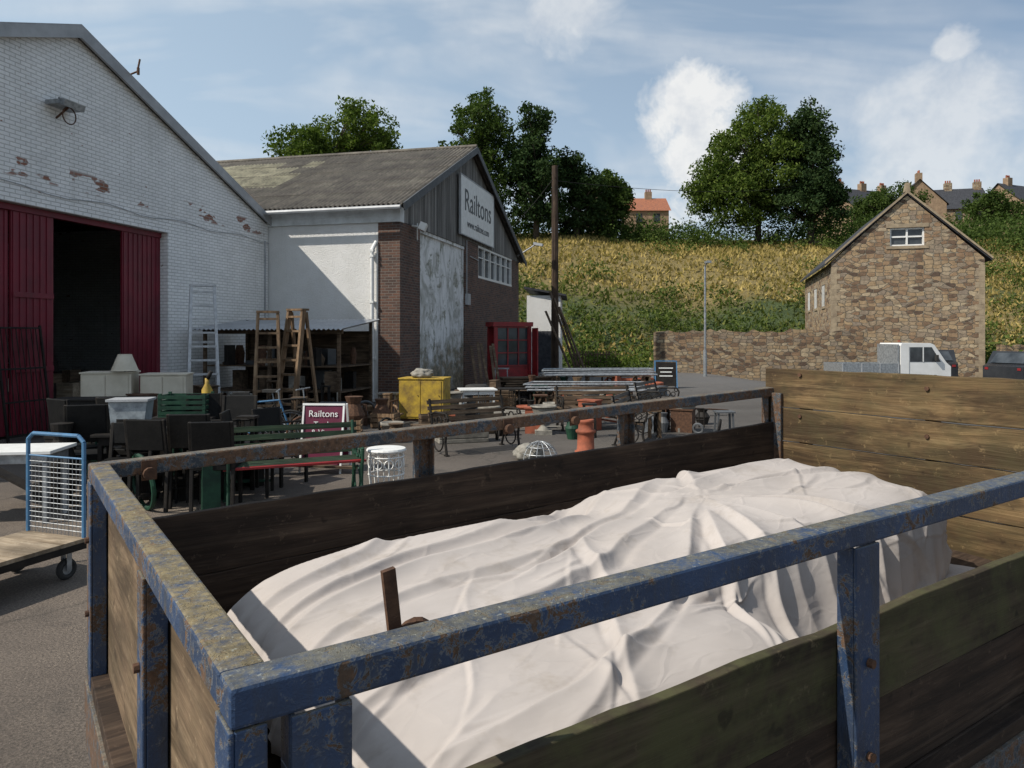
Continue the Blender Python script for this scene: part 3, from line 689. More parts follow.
mb.b2((-.01,-.01,.58),(uL,.05,.699),1); mb.b2((-.01,vW-.05,.58),(uL,vW+.01,.699),1); mb.b2((-.01,.051,.5),(.06,vW-.051,.699),1); mb.b2((uL-.06,.051,.58),(uL,vW-.051,.699),1)
twist(mb); mb.build('bed_frame',[mBWd,mBluR],parent=eT,bevel=.003)
mb=MB(); mb.tube((1.9,.1,.34),(1.9,1.9,.34),.04,.04,10,1)
for vv in(.12,1.88):
    mb.torus((1.9,vv,.34),(0,1,0),.24,.10,0,32,10); mb.tube((1.9,vv-.06,.34),(1.9,vv+.06,.34),.17,.17,20,1)
mb.b2((1.5,.3,.42),(2.3,.4,.58),1); mb.b2((1.5,1.6,.42),(2.3,1.7,.58),1)
mb.beam((uL-.05,.5,.6),(uL+1.3,1.0,.5),.08,.1,1); mb.beam((uL-.05,1.5,.6),(uL+1.3,1.0,.5),.08,.1,1)
mb.build('running_gear',[mRub,mBluR],parent=eT)
mb=MB()
for u in(.16,1.7,2.1):
    mb.b2((u,vW-.068,zr-.075),(u+.05,vW-w-.001,zr-.005)); mb.tube((u+.025,vW-.09,zr-.05),(u+.025,vW-.065,zr-.05),.022,.022,10)
for u in(.12,1.445,2.52):
    for z in(1.12,.90): mb.tube((u,-.016,z),(u,-.003,z),.011,.011,8)
for v_ in(.76,1.93):
    for z in(1.2,.95): mb.tube((-.014,v_,z),(-.003,v_,z),.011,.011,8)
for z in(1.55,1.3): 
    for v_ in(.25,1.0,1.75): mb.tube((uL-.056,v_,z),(uL-.048,v_,z),.012,.012,8)
mb.beam((.285,.115,1.385),(.262,.10,1.53),.022,.009,0,up=(0,1,0)); mb.torus((.315,.115,1.40),(0,1,0),.030,.009,0,16,6)
mb.b2((.27,.063,1.375),(.36,.12,1.387))
twist(mb); mb.build('latches_and_bolts',[mRust],parent=eT)
# ---- cloth: simulated drape, then crisp folds
t1=time.time()
cols=[]
def coll(vs_fn,name,fr=15):
    mb=MB(); vs_fn(mb); o=mb.build(name,[]); cols.append(o)
    o.modifiers.new('Collision','COLLISION'); o.collision.thickness_outer=.012; o.collision.cloth_friction=fr
def ell(mb,c,r,n=24,k=14,p=1.0):
    def q(x): return math.copysign(abs(x)**p,x)
    vs=[];fs=[]
    for j in range(k+1):
        ph=math.pi*j/k
        for i in range(n):
            t=2*math.pi*i/n; vs.append((c[0]+r[0]*q(math.sin(ph))*q(math.cos(t)),c[1]+r[1]*q(math.sin(ph))*q(math.sin(t)),c[2]+r[2]*q(math.cos(ph))))
    for j in range(k):
        for i in range(n): fs.append((j*n+i,j*n+(i+1)%n,(j+1)*n+(i+1)%n,(j+1)*n+i))
    mb.add(vs,fs)
def loadf(mb):
    ell(mb,(1.05,1.14,.86),(.72,.46,.25),p=.42)
    ell(mb,(2.52,1.13,.87),(.78,.47,.28),p=.30)
def load2(mb):
    ell(mb,(1.05,.56,.80),(.70,.33,.22),p=.5); ell(mb,(1.75,1.0,.86),(.45,.36,.27),p=.6)
coll(loadf,'c1'); coll(load2,'c2')
def flo(mb): mb.b2((-.4,-.4,.55),(4.2,2.4,.75))
coll(flo,'c3')
nu,nv=150,94
vs=[]
u0_,u1_,v0_,v1_=.24,3.50,.20,1.84
for j in range(nv):
    for i in range(nu):
        u=u0_+(u1_-u0_)*i/(nu-1); v_=v0_+(v1_-v0_)*j/(nv-1)
        vs.append((u,v_,1.30+.025*noise.noise(Vector((u*2.5,v_*3.5,0)))+.012*math.sin((v_-.25*u)*22+2*noise.noise(Vector((u,v_,4))))))
fs=[(j*nu+i,j*nu+i+1,(j+1)*nu+i+1,(j+1)*nu+i) for j in range(nv-1) for i in range(nu-1)]
mb=MB(); mb.add(vs,fs); cl=mb.build('c_cloth',[],fix=False)
md=cl.modifiers.new('Cloth','CLOTH'); st=md.settings
st.quality=5; st.mass=.3; st.tension_stiffness=15; st.compression_stiffness=15; st.shear_stiffness=5; st.bending_stiffness=.15; st.air_damping=1.0
st.shrink_min=-.04; st.shrink_max=-.04
md.collision_settings.distance_min=.01; md.collision_settings.use_self_collision=False; md.collision_settings.collision_quality=2
md.point_cache.frame_start=1; md.point_cache.frame_end=60
scene.frame_start=1; scene.frame_end=60
for f in range(1,42): scene.frame_set(f)
dg=bpy.context.evaluated_depsgraph_get()
me=bpy.data.meshes.new_from_object(cl.evaluated_get(dg))
co=np.empty(len(me.vertices)*3); me.vertices.foreach_get('co',co); G=co.reshape(nv,nu,3)
bpy.data.objects.remove(cl)
for o in cols: bpy.data.objects.remove(o)
scene.frame_set(1)
def up(G):
    A=np.empty((2*G.shape[0]-1,G.shape[1],G.shape[2])); A[::2]=G; A[1::2]=(G[:-1]+G[1:])/2
    B=np.empty((A.shape[0],2*A.shape[1]-1,A.shape[2])); B[:,::2]=A; B[:,1::2]=(A[:,:-1]+A[:,1:])/2
    return B
def smooth(G,n):
    for _ in range(n):
        H=G.copy(); H[1:-1,1:-1]=.5*G[1:-1,1:-1]+.125*(G[:-2,1:-1]+G[2:,1:-1]+G[1:-1,:-2]+G[1:-1,2:]); G=H
    return G
G=smooth(G,5); G=smooth(up(G),2); G=smooth(up(G),2)
nV,nU=G.shape[:2]
UU,VV=np.meshgrid(np.linspace(u0_,u1_,nU),np.linspace(v0_,v1_,nV))
def nfield(su,sv,o,step=4):
    a=UU[::step,::step];b_=VV[::step,::step]
    f=np.array([[noise.noise(Vector((x*su,y*sv,o))) for x,y in zip(r1,r2)] for r1,r2 in zip(a,b_)])
    yi=np.linspace(0,f.shape[0]-1,nV);xi=np.linspace(0,f.shape[1]-1,nU)
    y0=np.clip(yi.astype(int),0,f.shape[0]-2);x0=np.clip(xi.astype(int),0,f.shape[1]-2);fy=(yi-y0)[:,None];fx=(xi-x0)[None]
    return (f[y0][:,x0]*(1-fy)*(1-fx)+f[y0+1][:,x0]*fy*(1-fx)+f[y0][:,x0+1]*(1-fy)*fx+f[y0+1][:,x0+1]*fy*fx)
wu=UU+.07*nfield(1.8,1.8,1)+.012*nfield(6,6,2); wv=VV+.07*nfield(1.8,1.8,3)+.012*nfield(6,6,4)
DS=np.zeros_like(UU)
def ridge(pts,w,h,sgn=1):
    # asymmetric fold: steep on one side, gentle on the other
    global DS
    P=np.array(pts,float); n=len(P)
    T=np.linspace(0,n-1,18); Q=np.stack([np.interp(T,range(n),P[:,k]) for k in(0,1)],1)
    for _ in range(4): Q[1:-1]=.5*Q[1:-1]+.25*(Q[:-2]+Q[2:])
    best=np.full(UU.shape,9.); tt=np.zeros(UU.shape); sd=np.ones(UU.shape)
    for i in range(len(Q)-1):
        a=Q[i];d=Q[i+1]-a;L2=(d**2).sum()
        t=np.clip(((wu-a[0])*d[0]+(wv-a[1])*d[1])/L2,0,1)
        ex=wu-a[0]-t*d[0]; ey=wv-a[1]-t*d[1]
        dd=np.hypot(ex,ey); m_=dd<best; best=np.where(m_,dd,best); tt=np.where(m_,(i+t)/(len(Q)-1),tt); sd=np.where(m_,np.sign(d[0]*ey-d[1]*ex),sd)
    env=np.sin(np.pi*np.clip(tt,0.02,.98))**.7
    ww=w*(.6+.8*tt)*np.where(sd*sgn>0,.55,1.7)
    x=best/ww
    DS=DS+h*env*(np.exp(-x**1.25)-.22*np.exp(-((x-2.4)/.9)**2)*(sd*sgn>0))
hero=[[(.25,.95),(.8,1.12),(1.4,1.22),(2.0,1.45)],[(.25,.80),(.8,.95),(1.4,1.05),(2.0,1.3),(2.4,1.6)],[(.25,.60),(.9,.72),(1.5,.88),(2.1,1.18)],[(.6,.25),(1.2,.50),(1.8,.80),(2.15,1.12)],
[(2.15,1.15),(2.18,.8),(2.25,.5),(2.3,.25)],[(2.15,1.15),(2.45,.88),(2.85,.6),(3.1,.25)],[(2.15,1.2),(2.7,1.1),(3.4,.98)],[(2.1,1.25),(2.7,1.4),(3.3,1.5)],[(1.2,1.3),(1.6,1.45),(2.1,1.75)],
[(1.5,.3),(1.75,.6),(2.12,1.05)],[(.25,1.2),(.7,1.35),(1.2,1.6)],[(1.9,.2),(2.0,.6),(2.15,1.05)],[(2.6,.25),(2.5,.7),(2.2,1.1)],[(.35,.38),(1.0,.44),(1.6,.62)],[(2.5,1.75),(2.4,1.45),(2.2,1.2)],[(3.4,.6),(2.9,.85),(2.4,1.05)],
[(.5,1.5),(1.1,1.35),(1.7,1.3)],[(.3,1.05),(.9,1.25),(1.5,1.35)],[(.9,.25),(1.3,.7),(1.5,1.1)],[(2.2,1.15),(2.8,1.22),(3.45,1.2)],[(1.0,.85),(1.5,1.05),(1.9,1.2)]]
for k,hc in enumerate(hero): ridge(hc,random.uniform(.020,.034),random.uniform(.018,.034),random.choice((-1,1)))
for k in range(60):
    cx=random.uniform(.4,3.4); cy=random.uniform(.3,1.7); a=random.gauss(.30,.45); L_=random.uniform(.2,.7)
    ridge([(cx-L_*math.cos(a)/2,cy-L_*math.sin(a)/2),(cx+.03*math.sin(a),cy-.03*math.cos(a)),(cx+L_*math.cos(a)/2,cy+L_*math.sin(a)/2)],random.uniform(.007,.014),random.uniform(.005,.012),random.choice((-1,1)))
seam=np.abs(VV-1.02-.0*UU); DS+=.0022*np.exp(-(seam/.006)**2)
gu=np.gradient(G,axis=1);gv=np.gradient(G,axis=0); Nn=np.cross(gu,gv); Nn/=np.linalg.norm(Nn,axis=2,keepdims=True)+1e-9
NS=smooth(Nn,30); NS/=np.linalg.norm(NS,axis=2,keepdims=True)+1e-9
side=np.clip(1-np.abs(NS[...,2])*1.15,0,1)
hp=(UU+.03*nfield(3,1.5,15))/.155
hang=(1-np.abs(2*(hp%1)-1))**1.6*np.clip(.6+1.6*nfield(2.5,.5,21),0.1,1.2)
hp2=(VV+.03*nfield(1.5,3,16))/.15; hang2=(1-np.abs(2*(hp2%1)-1))**1.6
endm=np.clip((np.abs(NS[...,0])-.45)*3,0,1)
G=G+NS*(DS*(1-.55*side)+.045*side*(hang*(1-endm)+hang2*endm*.8))[...,None]
G=smooth(G,1)
co=G.reshape(-1,3)
co[:,0]=np.clip(co[:,0],.09,3.7); co[:,1]=np.clip(co[:,1],.09,1.91); co[:,2]=np.maximum(co[:,2],.757)
print('cloth',time.time()-t1,'z',co[:,2].max(),'u',co[:,0].min(),co[:,0].max(),'v',co[:,1].min(),co[:,1].max(),nU,nV)
co[:,2]+=co[:,0]*(.0055+.0269*np.clip(co[:,1]/2,0,1))
me=bpy.data.meshes.new('dust_sheet'); me.vertices.add(nU*nV); me.vertices.foreach_set('co',co.ravel())
ii,jj=np.meshgrid(np.arange(nU-1),np.arange(nV-1)); a=(jj*nU+ii).ravel(); F=np.stack([a,a+1,a+nU+1,a+nU],1).astype(np.int32)
me.loops.add(F.size); me.loops.foreach_set('vertex_index',F.ravel()); me.polygons.add(len(F)); me.polygons.foreach_set('loop_start',np.arange(0,F.size,4,dtype=np.int32)); me.polygons.foreach_set('loop_total',np.full(len(F),4,dtype=np.int32)); me.update(calc_edges=True)
me.polygons.foreach_set('use_smooth',[True]*len(F))
m,nt,b=M('dust_sheet_cotton'); v=objc(nt)
c=ramp(nt,nz(nt,v,2.2,4,.6),[(.3,(.47,.425,.395)),(.7,(.39,.35,.322))])
c=mix(nt,ramp(nt,nz(nt,v,5,4.5,.75),[(.54,0.0),(.74,.5)]),c,(.28,.235,.19))
nt.links.new(c,b.inputs['Base Color']); b.inputs['Roughness'].default_value=.95; b.inputs['Specular IOR Level'].default_value=.15
dn=nt.nodes.new('ShaderNodeTexNoise'); dn.inputs['Scale'].default_value=3; nt.links.new(v,dn.inputs['Vector'])
vo=nt.nodes.new('ShaderNodeTexVoronoi'); vo.feature='DISTANCE_TO_EDGE'; vo.inputs['Scale'].default_value=1; nt.links.new(mapp(nt,mix(nt,.25,v,dn.outputs['Color']),(4.5,11,8),(0,0,.35)),vo.inputs['Vector'])
cr=ramp(nt,vo.outputs['Distance'],[(0.0,1.0),(.10,.35),(.35,0.0)])
wr=nz(nt,mapp(nt,v,(3,10,7),(0,0,.3)),1.2,3,.5,.2)
bump(nt,b,mth(nt,'ADD',mth(nt,'MULTIPLY',wr,.8),mth(nt,'MULTIPLY',mth(nt,'MULTIPLY',cr,nz(nt,v,2.5,2,.5)),.45)),.45,.016)
me.materials.append(m)
ds=bpy.data.objects.new('dust_sheet',me); scene.collection.objects.link(ds); ds.location=eT.location; ds.rotation_euler=(0,0,angT)
# ------------------------------------------------------------------ yard objects
def chair(name,loc,rz,mats,bh=1.05,w=.42,seat=.46):
    mb=MB()
    for x in(-w/2,w/2):
        mb.beam((x,-w/2,0),(x,-w/2,seat),.04,.04); mb.beam((x,w/2+.04,0),(x,w/2,seat),.04,.04); mb.beam((x,w/2,seat),(x,w/2+.09,bh),.04,.035)
    mb.box((0,0,seat+.02),(w+.04,w+.04,.07),1)
    mb.box((0,w/2+.07,(seat+bh)/2+.1),(w-.02,.035,bh-seat-.2),1,(-.15,0,0))
    return mb.build(name,mats,loc,rz,bevel=.008)
def bench(name,loc,rz,mats,L=1.5):
    mb=MB()
    for x in (-L/2,L/2):
        mb.path([(x,-.27,0),(x,-.22,.2),(x,-.25,.42)],.022,6,0); mb.path([(x,.27,0),(x,.2,.2),(x,.2,.42),(x,.3,.86)],.022,6,0)
        mb.path([(x,-.25,.42),(x,.2,.40)],.02,6,0); mb.path([(x,-.27,.42),(x,-.3,.58),(x,-.25,.66),(x,.1,.66),(x,.24,.62)],.02,6,0)
        mb.torus((x,-.02,.53),(1,0,0),.07,.014,0,14,5); mb.torus((x,-.16,.52),(1,0,0),.05,.012,0,12,5); mb.torus((x,.1,.52),(1,0,0),.045,.012,0,12,5)
        mb.torus((x,0,.2),(1,0,0),.15,.014,0,16,5); mb.torus((x,-.23,.62),(1,0,0),.04,.014,0,12,5)
        mb.b2((x-.03,-.31,0),(x+.03,-.22,.02),0); mb.b2((x-.03,.22,0),(x+.03,.31,.02),0)
    for i in range(5): mb.b2((-L/2-.05,-.25+i*.09,.43),(L/2+.05,-.185+i*.09,.455),2 if i==0 else 1)
    for i in range(4): mb.box((0,.225+.024*i,.52+i*.095),(L+.1,.022,.065),1,(-.22,0,0))
    return mb.build(name,mats,loc,rz,bevel=.003)
def stepladder(name,loc,rz,mat,h=2.2,w=.5,sp=.9,n=8):
    mb=MB()
    for s_ in(-1,1):
        mb.beam((s_*w/2,-sp/2,0),(s_*w*.36,0,h),.055,.10,0,up=(0,1,0)); 
        mb.beam((s_*w*.52,sp/2,0),(s_*w*.38,.06,h-.05),.045,.06,0,up=(0,1,0))
    for i in range(1,n+1):
        t=i/(n+.5); ww=w*(1-t*.28); mb.box((0,-sp/2*(1-t),h*t),(ww,.11,.04))
    mb.box((0,.03,h),(w*.85,.2,.04))
    for t in(.25,.6): mb.box((0,sp/2*(1-t)+.03,h*t),(w*.95,.02,.05))
    return mb.build(name,[mat],loc,rz)
def table(name,loc,rz,mats,w=1.2,d=.7,h=.74,th=.035):
    mb=MB(); mb.box((0,0,h-th/2),(w,d,th),0); mb.box((0,0,h-th-.05),(w-.12,d-.12,.1),1)
    for x in(-1,1):
        for y in(-1,1): mb.beam((x*(w/2-.08),y*(d/2-.08),0),(x*(w/2-.08),y*(d/2-.08),h-th-.1),.05,.05,1)
    return mb.build(name,mats,loc,rz,bevel=.005)
eTr=empty('platform_trolley',(-3.67,5.95,0),math.atan2(-.94,-.35))
mb=MB(); mb.b2((0,-.33,.27),(1.25,.33,.30),0); mb.build('deck',[mPly],parent=eTr)
mb=MB()
for y in(-.32,.32): mb.b2((0,y-.02,.22),(1.25,y+.02,.268),0)
for x in(0.0,.6,1.21): mb.b2((x,-.3,.22),(x+.04,.3,.267),0)
pts=[(0,-.31,.25),(0,-.31,1.05),(0,-.25,1.10),(0,.25,1.10),(0,.31,1.05),(0,.31,.25)]
mb.path(pts,.016,8,1); mb.tube((0,-.31,.92),(0,.31,.92),.008,.008,6,1)
for i in range(1,15): mb.tube((0,-.31+i*.0413,.30),(0,-.31+i*.0413,.92),.003,.003,4,2)
for i in range(1,16): mb.tube((0,-.31,.30+i*.041),(0,.31,.30+i*.041),.003,.003,4,2)
for x in(.12,1.1):
    for y in(-.27,.27):
        mb.torus((x,y,.085),(0,1,0),.06,.024,3,20,8); mb.tube((x,y-.012,.085),(x,y+.012,.085),.05,.05,12,2); mb.b2((x-.02,y-.035,.08),(x+.02,y-.028,.22),2); mb.b2((x-.02,y+.028,.08),(x+.02,y+.035,.22),2)
mb.build('frame',[mBlk,mBlu,mGalv,mRub],parent=eTr)
table('folding_table',(-5.35,7.6,0),R(8),[mWh,mGalv],1.4,.6,.74)
for (x,y,a,h) in((-5.0,8.8,200,1.1),(-4.75,9.2,170,1.15),(-5.4,9.3,150,1.12),(-3.55,8.35,185,1.04),(-3.1,8.8,100,1.0),(-4.3,8.2,10,.9),(-3.6,9.5,0,1.1),(-2.95,9.5,60,.95),(-3.9,8.2,175,1.0),(-3.25,8.15,190,.98),(-4.0,9.6,20,1.12)):
    chair('dining_chair',(x,y,0),R(a),[mBlk,mBlkL],h)
table('dining_table',(-4.1,8.9,0),R(5),[mBlk,mBlk],1.5,.8,.76)
mb=MB()
mb.prism([(-.17,0),(.17,0),(.21,.36),(-.21,.36)],-.14,.14,0); mb.b2((-.23,-.17,.362),(.23,.17,.39),1); mb.b2((-.12,-.143,.03),(.1,-.141,.16),2)
mb.build('storage_box',[mPla,mGry,mBlk],(-4.5,8.75,.762),R(10),bevel=.01)
mb=MB(); mb.b2((-.3,-.2,0),(.3,.2,.02),0)
for i in range(4):
    mb.b2((-.3,-.2,.03+i*.07),(.3,-.18,.075+i*.07),0); mb.b2((-.3,.18,.03+i*.07),(.3,.2,.075+i*.07),0); mb.b2((-.3,-.18,.03+i*.07),(-.28,.18,.075+i*.07),0); mb.b2((.28,-.18,.03+i*.07),(.3,.18,.075+i*.07),0)
for x in(-.28,.28):
    for y in(-.18,.18): mb.b2((x-.018,y-.018,.0),(x+.018,y+.018,.31),0)
mb.build('plastic_crate',[mGrn],(-4.35,9.9,.82),R(5)); table('side_table',(-4.35,9.95,0),R(5),[mBlk,mBlk],.8,.6,.82)
def cabinet(name,loc,rz,mats,w,d,h,nd=2):
    mb=MB(); mb.b2((-w/2,-d/2,.06),(w/2,d/2,h-.03),0); mb.b2((-w/2-.02,-d/2-.02,h-.028),(w/2+.02,d/2+.02,h),0)
    mb.b2((-w/2+.03,-d/2+.03,0),(w/2-.03,d/2-.03,.058),1)
    for i in range(nd):
        x0=-w/2+.03+i*(w-.06)/nd; x1=x0+(w-.06)/nd-.015; mb.b2((x0,-d/2-.014,.1),(x1,-d/2-.002,h-.06),0); mb.tube((x1-.05,-d/2-.03,h*.6),(x1-.05,-d/2-.014,h*.6),.012,.012,8,1)
    return mb.build(name,mats,loc,rz,bevel=.006)
cabinet('cream_cabinet',(-7.05,13.0,0),R(12),[mCream,mBlk],.8,.5,1.26); cabinet('cream_cabinet',(-6.15,13.2,0),R(10),[mCream,mBlk],.75,.5,1.22)
mb=MB(); mb.lathe((0,0,0),[(.22,0),(.11,.28)],28,0); mb.torus((0,0,0),(0,0,1),.22,.006,0); mb.torus((0,0,.28),(0,0,1),.11,.006,0); mb.tube((0,0,-.02),(0,0,.2),.02,.02,8,1); mb.build('lampshade',[mCream,mBlk],(-6.75,12.9,1.28),smooth=True)
cabinet('dark_cabinet',(-6.2,11.2,0),R(8),[mBlk,mBlk],1.3,.5,.95,3)
mb=MB(); mb.lathe((0,0,0),[(0,0),(.07,0),(.08,.05),(.075,.35),(.03,.44),(.03,.52),(0,.52)],16,0); mb.tube((0,0,.5),(.06,.0,.62),.03,.03,8,1); mb.build('yellow_gas_bottle',[mYel,mBlk],(-4.45,10.8,.75),smooth=True); cabinet('dark_cabinet',(-4.5,10.9,0),0,[mBlk,mBlk],.6,.4,.75)
stepladder('aluminium_stepladder',(-6.35,15.2,0),R(25),mAlu,2.92,.6,1.2,10)
stepladder('wooden_stepladder',(-4.75,14.4,0),R(15),mWoodO,2.35,.5,.9,8); stepladder('wooden_stepladder',(-4.25,14.6,0),R(-25),mWoodO,2.4,.48,.8,8)
mb=MB()
for x in(0,.95): mb.beam((x,0,0),(x,0,2.1),.035,.035)
for z in(.1,.7,1.3,2.05): mb.beam((0,0,z),(.95,0,z),.03,.03)
for i in range(1,9): mb.tube((i*.106,0,.1),(i*.106,0,2.05),.009,.009,6)
o=mb.build('wrought_iron_gate',[mBlk],(-8.85,13.0,0)); o.rotation_euler=(R(-8),0,math.atan2(.977,.215))
eL=empty('lean_to_shelf',(-7.55,18.1,0),R(-13))
mb=MB(); 
for x in(.05,1.8,3.6):
    mb.beam((x,0,0),(x,0,2.0),.07,.07,0); mb.beam((x,1.8,0),(x,1.8,2.3),.07,.07,0)
for z in(.55,1.15): mb.box((1.82,.9,z),(3.6,1.7,.03),0)
mb.box((1.82,1.86,1.0),(3.6,.03,2.0),0)
mb.beam((0,0,1.98),(3.7,0,1.98),.06,.1,0); mb.build('frame',[mWoodX],parent=eL)
ys_=np.arange(-.15,3.9,.03); mb=MB(); vs=[]
for x in ys_:
    dz=.02*math.sin(2*math.pi*x/.12); vs+=[(x,-.35,2.03+dz),(x,1.95,2.3+dz)]
mb.add(vs,[(2*i,2*i+1,2*i+3,2*i+2) for i in range(len(ys_)-1)]); mb.build('cover',[mGry],parent=eL,smooth=True,fix=False)
mb=MB()
for i in range(70):
    x=random.uniform(.2,3.4); y=random.uniform(.1,1.3); z=random.choice([0,.565,1.165,1.165]); w_=random.uniform(.1,.4); h=random.uniform(.08,.5)
    if i%3: mb.box((x,y,z+h/2),(w_,random.uniform(.1,.3),h),i%6,(0,0,random.uniform(-.5,.5)))
    else: mb.lathe((x,y,z),[(0,0),(w_*.4,0),(w_*.5,h*.6),(w_*.3,h),(0,h)],12,i%6)
mb.build('shelf_clutter',[mWoodX,mBlk,mStn,mRust,mDGy,mWoodX],parent=eL)
def bike(name,loc,rz,mat):
    mb=MB(); r=.32
    for x in(-.5,.52):
        mb.torus((x,0,r),(0,1,0),r,.018,1,32,6); mb.torus((x,0,r),(0,1,0),r-.03,.008,2,28,5)
        for k in range(12):
            a=k*math.pi/6; mb.tube((x,0,r),(x+(r-.03)*math.cos(a),0,r+(r-.03)*math.sin(a)),.0025,.0025,4,2)
    bb=(-.05,0,.28); st_=(-.2,0,.78); hd=(.35,0,.82)
    for a,b_ in((bb,st_),(bb,(.38,0,.7)),(st_,hd),((-.5,0,r),bb),((-.5,0,r),(-.18,0,.72)),((.52,0,r),hd)): mb.tube(a,b_,.016,.016,8,0)
    mb.tube(st_,(-.23,0,.92),.012,.012,8,2); mb.box((-.25,0,.94),(.26,.13,.05),1); mb.tube(hd,(.33,0,.98),.012,.012,8,2); mb.tube((.33,-.28,.98),(.33,.28,.98),.012,.012,8,2)
    mb.torus((-.05,.03,.28),(0,1,0),.09,.008,2,16,4); mb.tube((-.05,.05,.28),(.08,.06,.18),.01,.01,6,2)
    return mb.build(name,[mat,mRub,mGalv],loc,rz)
bike('bicycle',(-4.2,12.2,0),R(12),mBlu); bike('bicycle',(-3.9,12.7,0),R(-8),mBlk)
eQ=empty('sandwich_board',(-2.62,10.4,.0),R(-4))
mb=MB()
mb.box((0,-.12,.5),(.54,.03,.84),0,(-.16,0,0)); mb.box((0,.14,.5),(.54,.03,.84),0,(.16,0,0))
mb.box((0,-.062,.93),(.60,.035,.03),1,(-.16,0,0))
for x in(-.285,.285): mb.beam((x,-.25,0),(x,-.06,.93),.025,.03,1); mb.beam((x,.25,0),(x,.06,.93),.025,.03,1)
mb.build('boards',[mMag,mWh],parent=eQ)
text('lettering','Railtons',.13,eQ,(0,-.100,.80),(R(90)-.16,0,0),mWh,.002); text('lettering_view','Trade\n& View',.11,eQ,(0,-.128,.60),(R(90)-.16,0,0),mWh,.002)
mGS=wood('bench_slat_green',(.012,.028,.016),(.03,.055,.03),(.08,.10,.06),0)
bench('garden_bench',(-2.5,8.5,0),R(24),[mGrn,mGS,mRed],1.45)
mGy=wood('bench_slat_grey',(.07,.06,.05),(.15,.13,.11),(.26,.23,.19),0)
bench('garden_bench',(2.25,13.3,0),R(70),[mBlk,mGy,mGy],1.4); bench('garden_bench',(1.7,15.0,0),R(10),[mBlk,mWoodX,mWoodX],1.5)
bench('garden_bench',(3.3,16.8,0),R(60),[mBlk,mGy,mGy],1.3); bench('garden_bench',(-.6,12.2,0),R(35),[mBlk,mWoodX,mWoodX],1.4)
mb=MB(); mb.lathe((0,0,.46),[(0,.02),(.24,.02),(.25,.0),(.24,-.02),(0,-.02)],24,0)
for k in range(10):
    a=k*math.pi/5; x,y=.21*math.cos(a),.21*math.sin(a); mb.path([(x,y,.44),(x*1.05,y*1.05,.2),(x*.95,y*.95,0)],.009,6); mb.torus((x*1.03,y*1.03,.3),(x,y,0),.055,.007,0,12,4)
mb.torus((0,0,.16),(0,0,1),.22,.01); mb.torus((0,0,.38),(0,0,1),.22,.01); mb.build('white_lattice_stool',[mWh],(-1.58,9.3,0))
cabinet('yellow_cabinet',(-1.95,16.6,0),R(-8),[mYel,mRust],1.0,.7,.95)
def sack(name,loc,mat,r=(.3,.22,.16)):
    bm=bmesh.new(); bmesh.ops.create_icosphere(bm,subdivisions=4,radius=1)
    for v_ in bm.verts:
        n_=noise.fractal(v_.co*1.7+Vector(loc),1,2,3); v_.co=Vector((v_.co.x*r[0],v_.co.y*r[1],max(-.6,v_.co.z)*r[2]))*(1+.28*n_)
    me=bpy.data.meshes.new(name);bm.to_mesh(me);bm.free(); me.materials.append(mat); me.polygons.foreach_set('use_smooth',[True]*len(me.polygons))
    o=bpy.data.objects.new(name,me);scene.collection.objects.link(o);o.location=loc;return o
sack('white_sack',(-2.0,16.5,1.03),mStn,(.24,.18,.12)); sack('stone_lump',(.25,11.3,.1),mStn,(.22,.2,.14))
mb=MB()
for i in range(5):
    x=i*.17+random.uniform(-.05,.05); mb.beam((x,-.5,0),(x+random.uniform(-.1,.3),.25,1.5+.3*random.random()),.08,.03)
mb.build('leaning_timber',[mWoodX],(-1.15,22.3,0),R(20))
def stack(name,loc,rz,n,L,mat):
    mb=MB()
    for i in range(n):
        for j in range(4): mb.box((random.uniform(-.1,.1),j*.16,.04+i*.075),(L*random.uniform(.8,1),.14,.05),0,(0,0,random.uniform(-.04,.04)))
    return mb.build(name,[mat],loc,rz)
stack('timber_stack',(-.3,19.5,0),R(-10),6,2.4,mWoodX); stack('timber_stack',(.6,23,0),R(20),8,2.2,mWoodX); stack('timber_stack',(-1.2,14.2,0),R(5),2,1.6,mWoodX); stack('timber_stack',(2.0,19.3,0),R(4),4,2.6,mWoodO)
table('white_garden_table',(-.85,18.0,0),R(10),[mWh,mWh],.9,.7,.6)
def gate(name,loc,rz,L=3.0,z=.75,W=1.1):
    mb=MB()
    for y in(0,W): mb.tube((0,y,z),(L,y,z),.028,.028,8)
    for x in(0,L): mb.tube((x,0,z),(x,W,z),.028,.028,8)
    for i in range(1,6): mb.tube((0,W*i/6,z),(L,W*i/6,z),.018,.018,6)
    for k in range(1,3):
        j=.05*k; mb.tube((-j,0,z+k*.07),(L-j,0,z+k*.07+.02),.024,.024,8); mb.tube((j,W,z+k*.07),(L+j,W,z+k*.07),.024,.024,8); mb.tube((-j,0,z+k*.07),(j,W,z+k*.07),.024,.024,8); mb.tube((L-j,0,z+k*.07),(L+j,W,z+k*.07),.024,.024,8)
    for x in(.4,L-.4):
        for y in(.1,W-.1): mb.beam((x-.2,y,0),(x,y,z-.03),.05,.05,1); mb.beam((x+.2,y,0),(x,y,z-.03),.05,.05,1)
        mb.beam((x,0,z-.055),(x,W,z-.055),.05,.05,1)
    return mb.build(name,[mGalv,mWoodX],loc,rz)
gate('metal_gate_stack',(.4,18.8,0),R(-3),3.0,.5); gate('metal_gate_stack',(1.0,22,0),R(6),3.4,.7)
eK=empty('red_display_cabinet',(-.1,26.6,0),R(20))
mb=MB()
for x in(-.65,.65):
    for y in(-.35,.35): mb.b2((x-.05,y-.05,0),(x+.05,y+.05,2.2),0)
